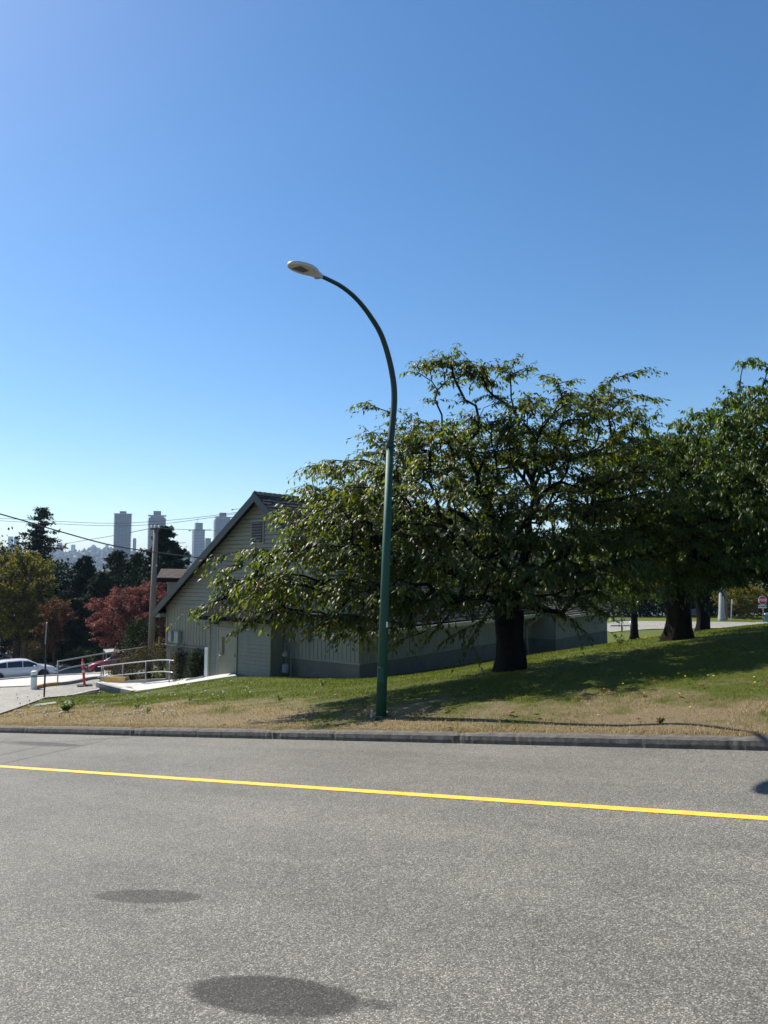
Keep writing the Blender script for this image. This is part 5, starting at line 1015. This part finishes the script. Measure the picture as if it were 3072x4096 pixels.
# ================================================================= LAWN DETAIL
def blades(name, n, t0, t1, s0, s1, hmin, hmax, pw=1.6):
    s = rng.uniform(s0, s1, n*2); t = t0+(t1-t0)*rng.uniform(0, 1, n*2)**pw; x = K0.x+KD.x*s+KN.x*t; y = K0.y+KD.y*s+KN.y*t
    r_ = x/np.maximum(y, .1); ok = (y > 3) & (np.abs(r_) < .62); x = x[ok][:n]; y = y[ok][:n]; m = len(x); z = Gn(x, y)-.01
    cl = np.sin(x*1.3+np.sin(y*2.1))*np.cos(y*1.7+x*.4); h = rng.uniform(hmin, hmax, m)*(1+.3*cl); a = rng.uniform(0, 6.28, m); wd = rng.uniform(.003, .006, m)*np.maximum(1, y/13); ln = rng.normal(size=(m, 2))*.45*h[:, None]
    B_ = np.stack([x, y, z], 1); sd_ = np.stack([np.cos(a)*wd, np.sin(a)*wd, 0*wd], 1); T_ = B_+np.stack([ln[:, 0], ln[:, 1], h], 1); Md = B_*.5+T_*.5+np.stack([0*h, 0*h, h*.12], 1)
    V = np.stack([B_-sd_, B_+sd_, Md+sd_*.7, Md-sd_*.7, T_], 1).reshape(-1, 3)
    Fc = (np.arange(m)[:, None, None]*5+np.array([[0, 1, 2], [0, 2, 3], [3, 2, 4]])[None]).reshape(-1, 3); return npmesh(name, V, Fc, M['blade'])
tag(blades('grass_fringe', 26000, .10, .34, -8, 34, .018, .055, 1.), 'ragged dry turf edge hanging over the kerb', 'grass', kind='stuff')
tag(blades('grass', 230000, .16, 24, -8, 34, .025, .06, 1.3), 'short dry and green grass blades of the lawn', 'grass', kind='stuff')
def weed(label, u, v, h, n, d=None):
    p = onG(u, v); th = thing('weed', label, 'weed', p); mb = MB(); L0 = []; D0 = []
    for i in range(7):
        a = random.uniform(0, 6.28); t = p+Vector((math.cos(a)*h*.45, math.sin(a)*h*.45, h*random.uniform(.5, 1))); mb.tube([p, p.lerp(t, .5)+Vector((0, 0, h*.1)), t], .004, 4, False)
        for k in range(n//7): f = random.uniform(.3, 1); q_ = p.lerp(t, f); L0.append(tuple(q_)); D0.append((random.gauss(0, 1), random.gauss(0, 1), random.uniform(-.2, .6)))
    mb.build('stems', M['weed_leaf'], th); leaves('leaves', np.array(L0), np.array(D0), h*.28, .5, M['weed_leaf'], th)
weed('bushy yellow-green weed on the lawn at the far left', 272, 2850, .34, 240); weed('sprouting weed on dry grass below the ramp', 545, 2835, .2, 90); weed('smaller weed just right of the sprouting one', 590, 2855, .18, 80)
weed('leafy weed on the lawn between ramp and lamp', 758, 2805, .18, 70); weed('broad yellowish weed left of the lamp shadow', 1118, 2805, .14, 80); weed('low bright weed near the building corner', 1290, 2745, .2, 90)
weed('tall thin weed at the right rear of the lawn', 2650, 2470, .5, 60) if False else None
weed('low dock weed near the kerb in the dry grass', 2640, 2900, .12, 60); weed('clump of weed beside the right trunk root', 2475, 2580, .4, 90); weed('leafy weed by the dark strip under the side wall', 1615, 2690, .25, 60); weed('second leafy weed by the dark strip under the side wall', 1775, 2680, .25, 60)
dn = thing('dandelion', 'white dandelion seed head standing in the grass', 'dandelion', (0, 0, 0), 'dandelion seed heads on the lawn'); MB().tube([(0, 0, 0), (.01, 0, .09)], .003, 4).build('stem', M['weed_leaf'], dn)
pf = []
MB().lathe((.01, 0, .09), [(.004, 0), (.019, .009), (.026, .026), (.019, .043), (.004, .05)], 8).build('seed_head', simple('seed_white', (.75, .70, .60), .9, .2, 60), dn)
def scatter(proto, spots, rz=True, sc=(.8, 1.2)):
    for i, (u, v) in enumerate(spots):
        p = onG(u, v)
        if i == 0: proto.location = p
        else: dup(proto, p, random.uniform(0, 6), random.uniform(*sc))
g_ = random.Random(5)
sp1 = [(155, 2815), (165, 2812), (115, 2836), (118, 2838), (375, 2830), (350, 2785), (398, 2782), (435, 2770), (440, 2763), (448, 2768), (455, 2775), (415, 2838), (425, 2852)]+[(g_.uniform(60, 700), g_.uniform(2785, 2880)) for _ in range(48)]+[(g_.uniform(520, 1000), g_.uniform(2735, 2800)) for _ in range(26)]
scatter(dn, sp1, sc=(.7, 1.3))
yf = thing('dandelion', 'small yellow dandelion flower in the lawn', 'dandelion', (0, 0, 0), 'yellow dandelions on the lawn'); MB().tube([(0, 0, 0), (.01, 0, .07)], .003, 4).build('stem', M['weed_leaf'], yf)
MB().lathe((.01, 0, .07), [(.006, 0), (.022, .006), (.02, .014), (.006, .018)], 8).build('flower', simple('flower_yellow', (.85, .62, .03), .7, .1, 60), yf)
sp2 = [(1628, 2808), (1676, 2808), (1700, 2808), (2522, 2709), (2532, 2728), (2567, 2710), (2716, 2712), (2740, 2718), (2802, 2693), (2808, 2691), (2822, 2692), (2860, 2678), (2834, 2716), (2856, 2722), (3017, 2727), (3020, 2748), (2495, 2749), (2577, 2788), (2416, 2775), (2395, 2877), (2760, 2846), (1262, 2750), (1890, 2770), (2328, 2818), (2720, 2795)]+[(g_.uniform(2470, 2640), g_.uniform(2525, 2570)) for _ in range(26)]
scatter(yf, sp2, sc=(.55, .95))
fl = thing('fallen_leaf', 'dark red fallen leaf lying on the lawn', 'fallen leaf', (0, 0, 0), 'fallen leaves on the lawn'); MB().add([(0, 0, .05), (.05, .03, .075), (.11, 0, .055), (.05, -.035, .045), (.055, 0, .06)], [(0, 4, 1), (1, 4, 2), (2, 4, 3), (3, 4, 0)]).build('blade', simple('dead_leaf_red', (.13, .025, .015), .6, .3, 30), fl)
sp3 = [(1335, 2790), (1350, 2793), (2773, 2759), (2805, 2760), (2820, 2755), (2745, 2812), (2408, 2783), (2428, 2783), (3048, 2750), (2610, 2737), (2835, 2816), (1810, 2930), (2020, 2878), (1660, 2805), (2060, 2870), (2150, 2762), (910, 2914), (1190, 2780)]+[(g_.uniform(1900, 3000), g_.uniform(2680, 2900)) for _ in range(16)]
scatter(fl, sp3)
# ================================================================= HAZE
hz = MB().hexa([(-4200, -60, -70), (4200, -60, -70), (4200, 5200, -70), (-4200, 5200, -70), (-4200, -60, 160), (4200, -60, 160), (4200, 5200, 160), (-4200, 5200, 160)])
m, nt, o = newmat('haze_air'); pv = N(nt, 'ShaderNodeVolumePrincipled'); pv.inputs['Color'].default_value = (.60, .77, 1, 1); pv.inputs['Density'].default_value = .00014; pv.inputs['Anisotropy'].default_value = .0
L(nt, pv.outputs[0], o.inputs['Volume']); hzo = hz.build('haze', m); hzo['kind'] = 'stuff'; hzo['label'] = 'thin blue haze over the valley'; hzo['category'] = 'haze'
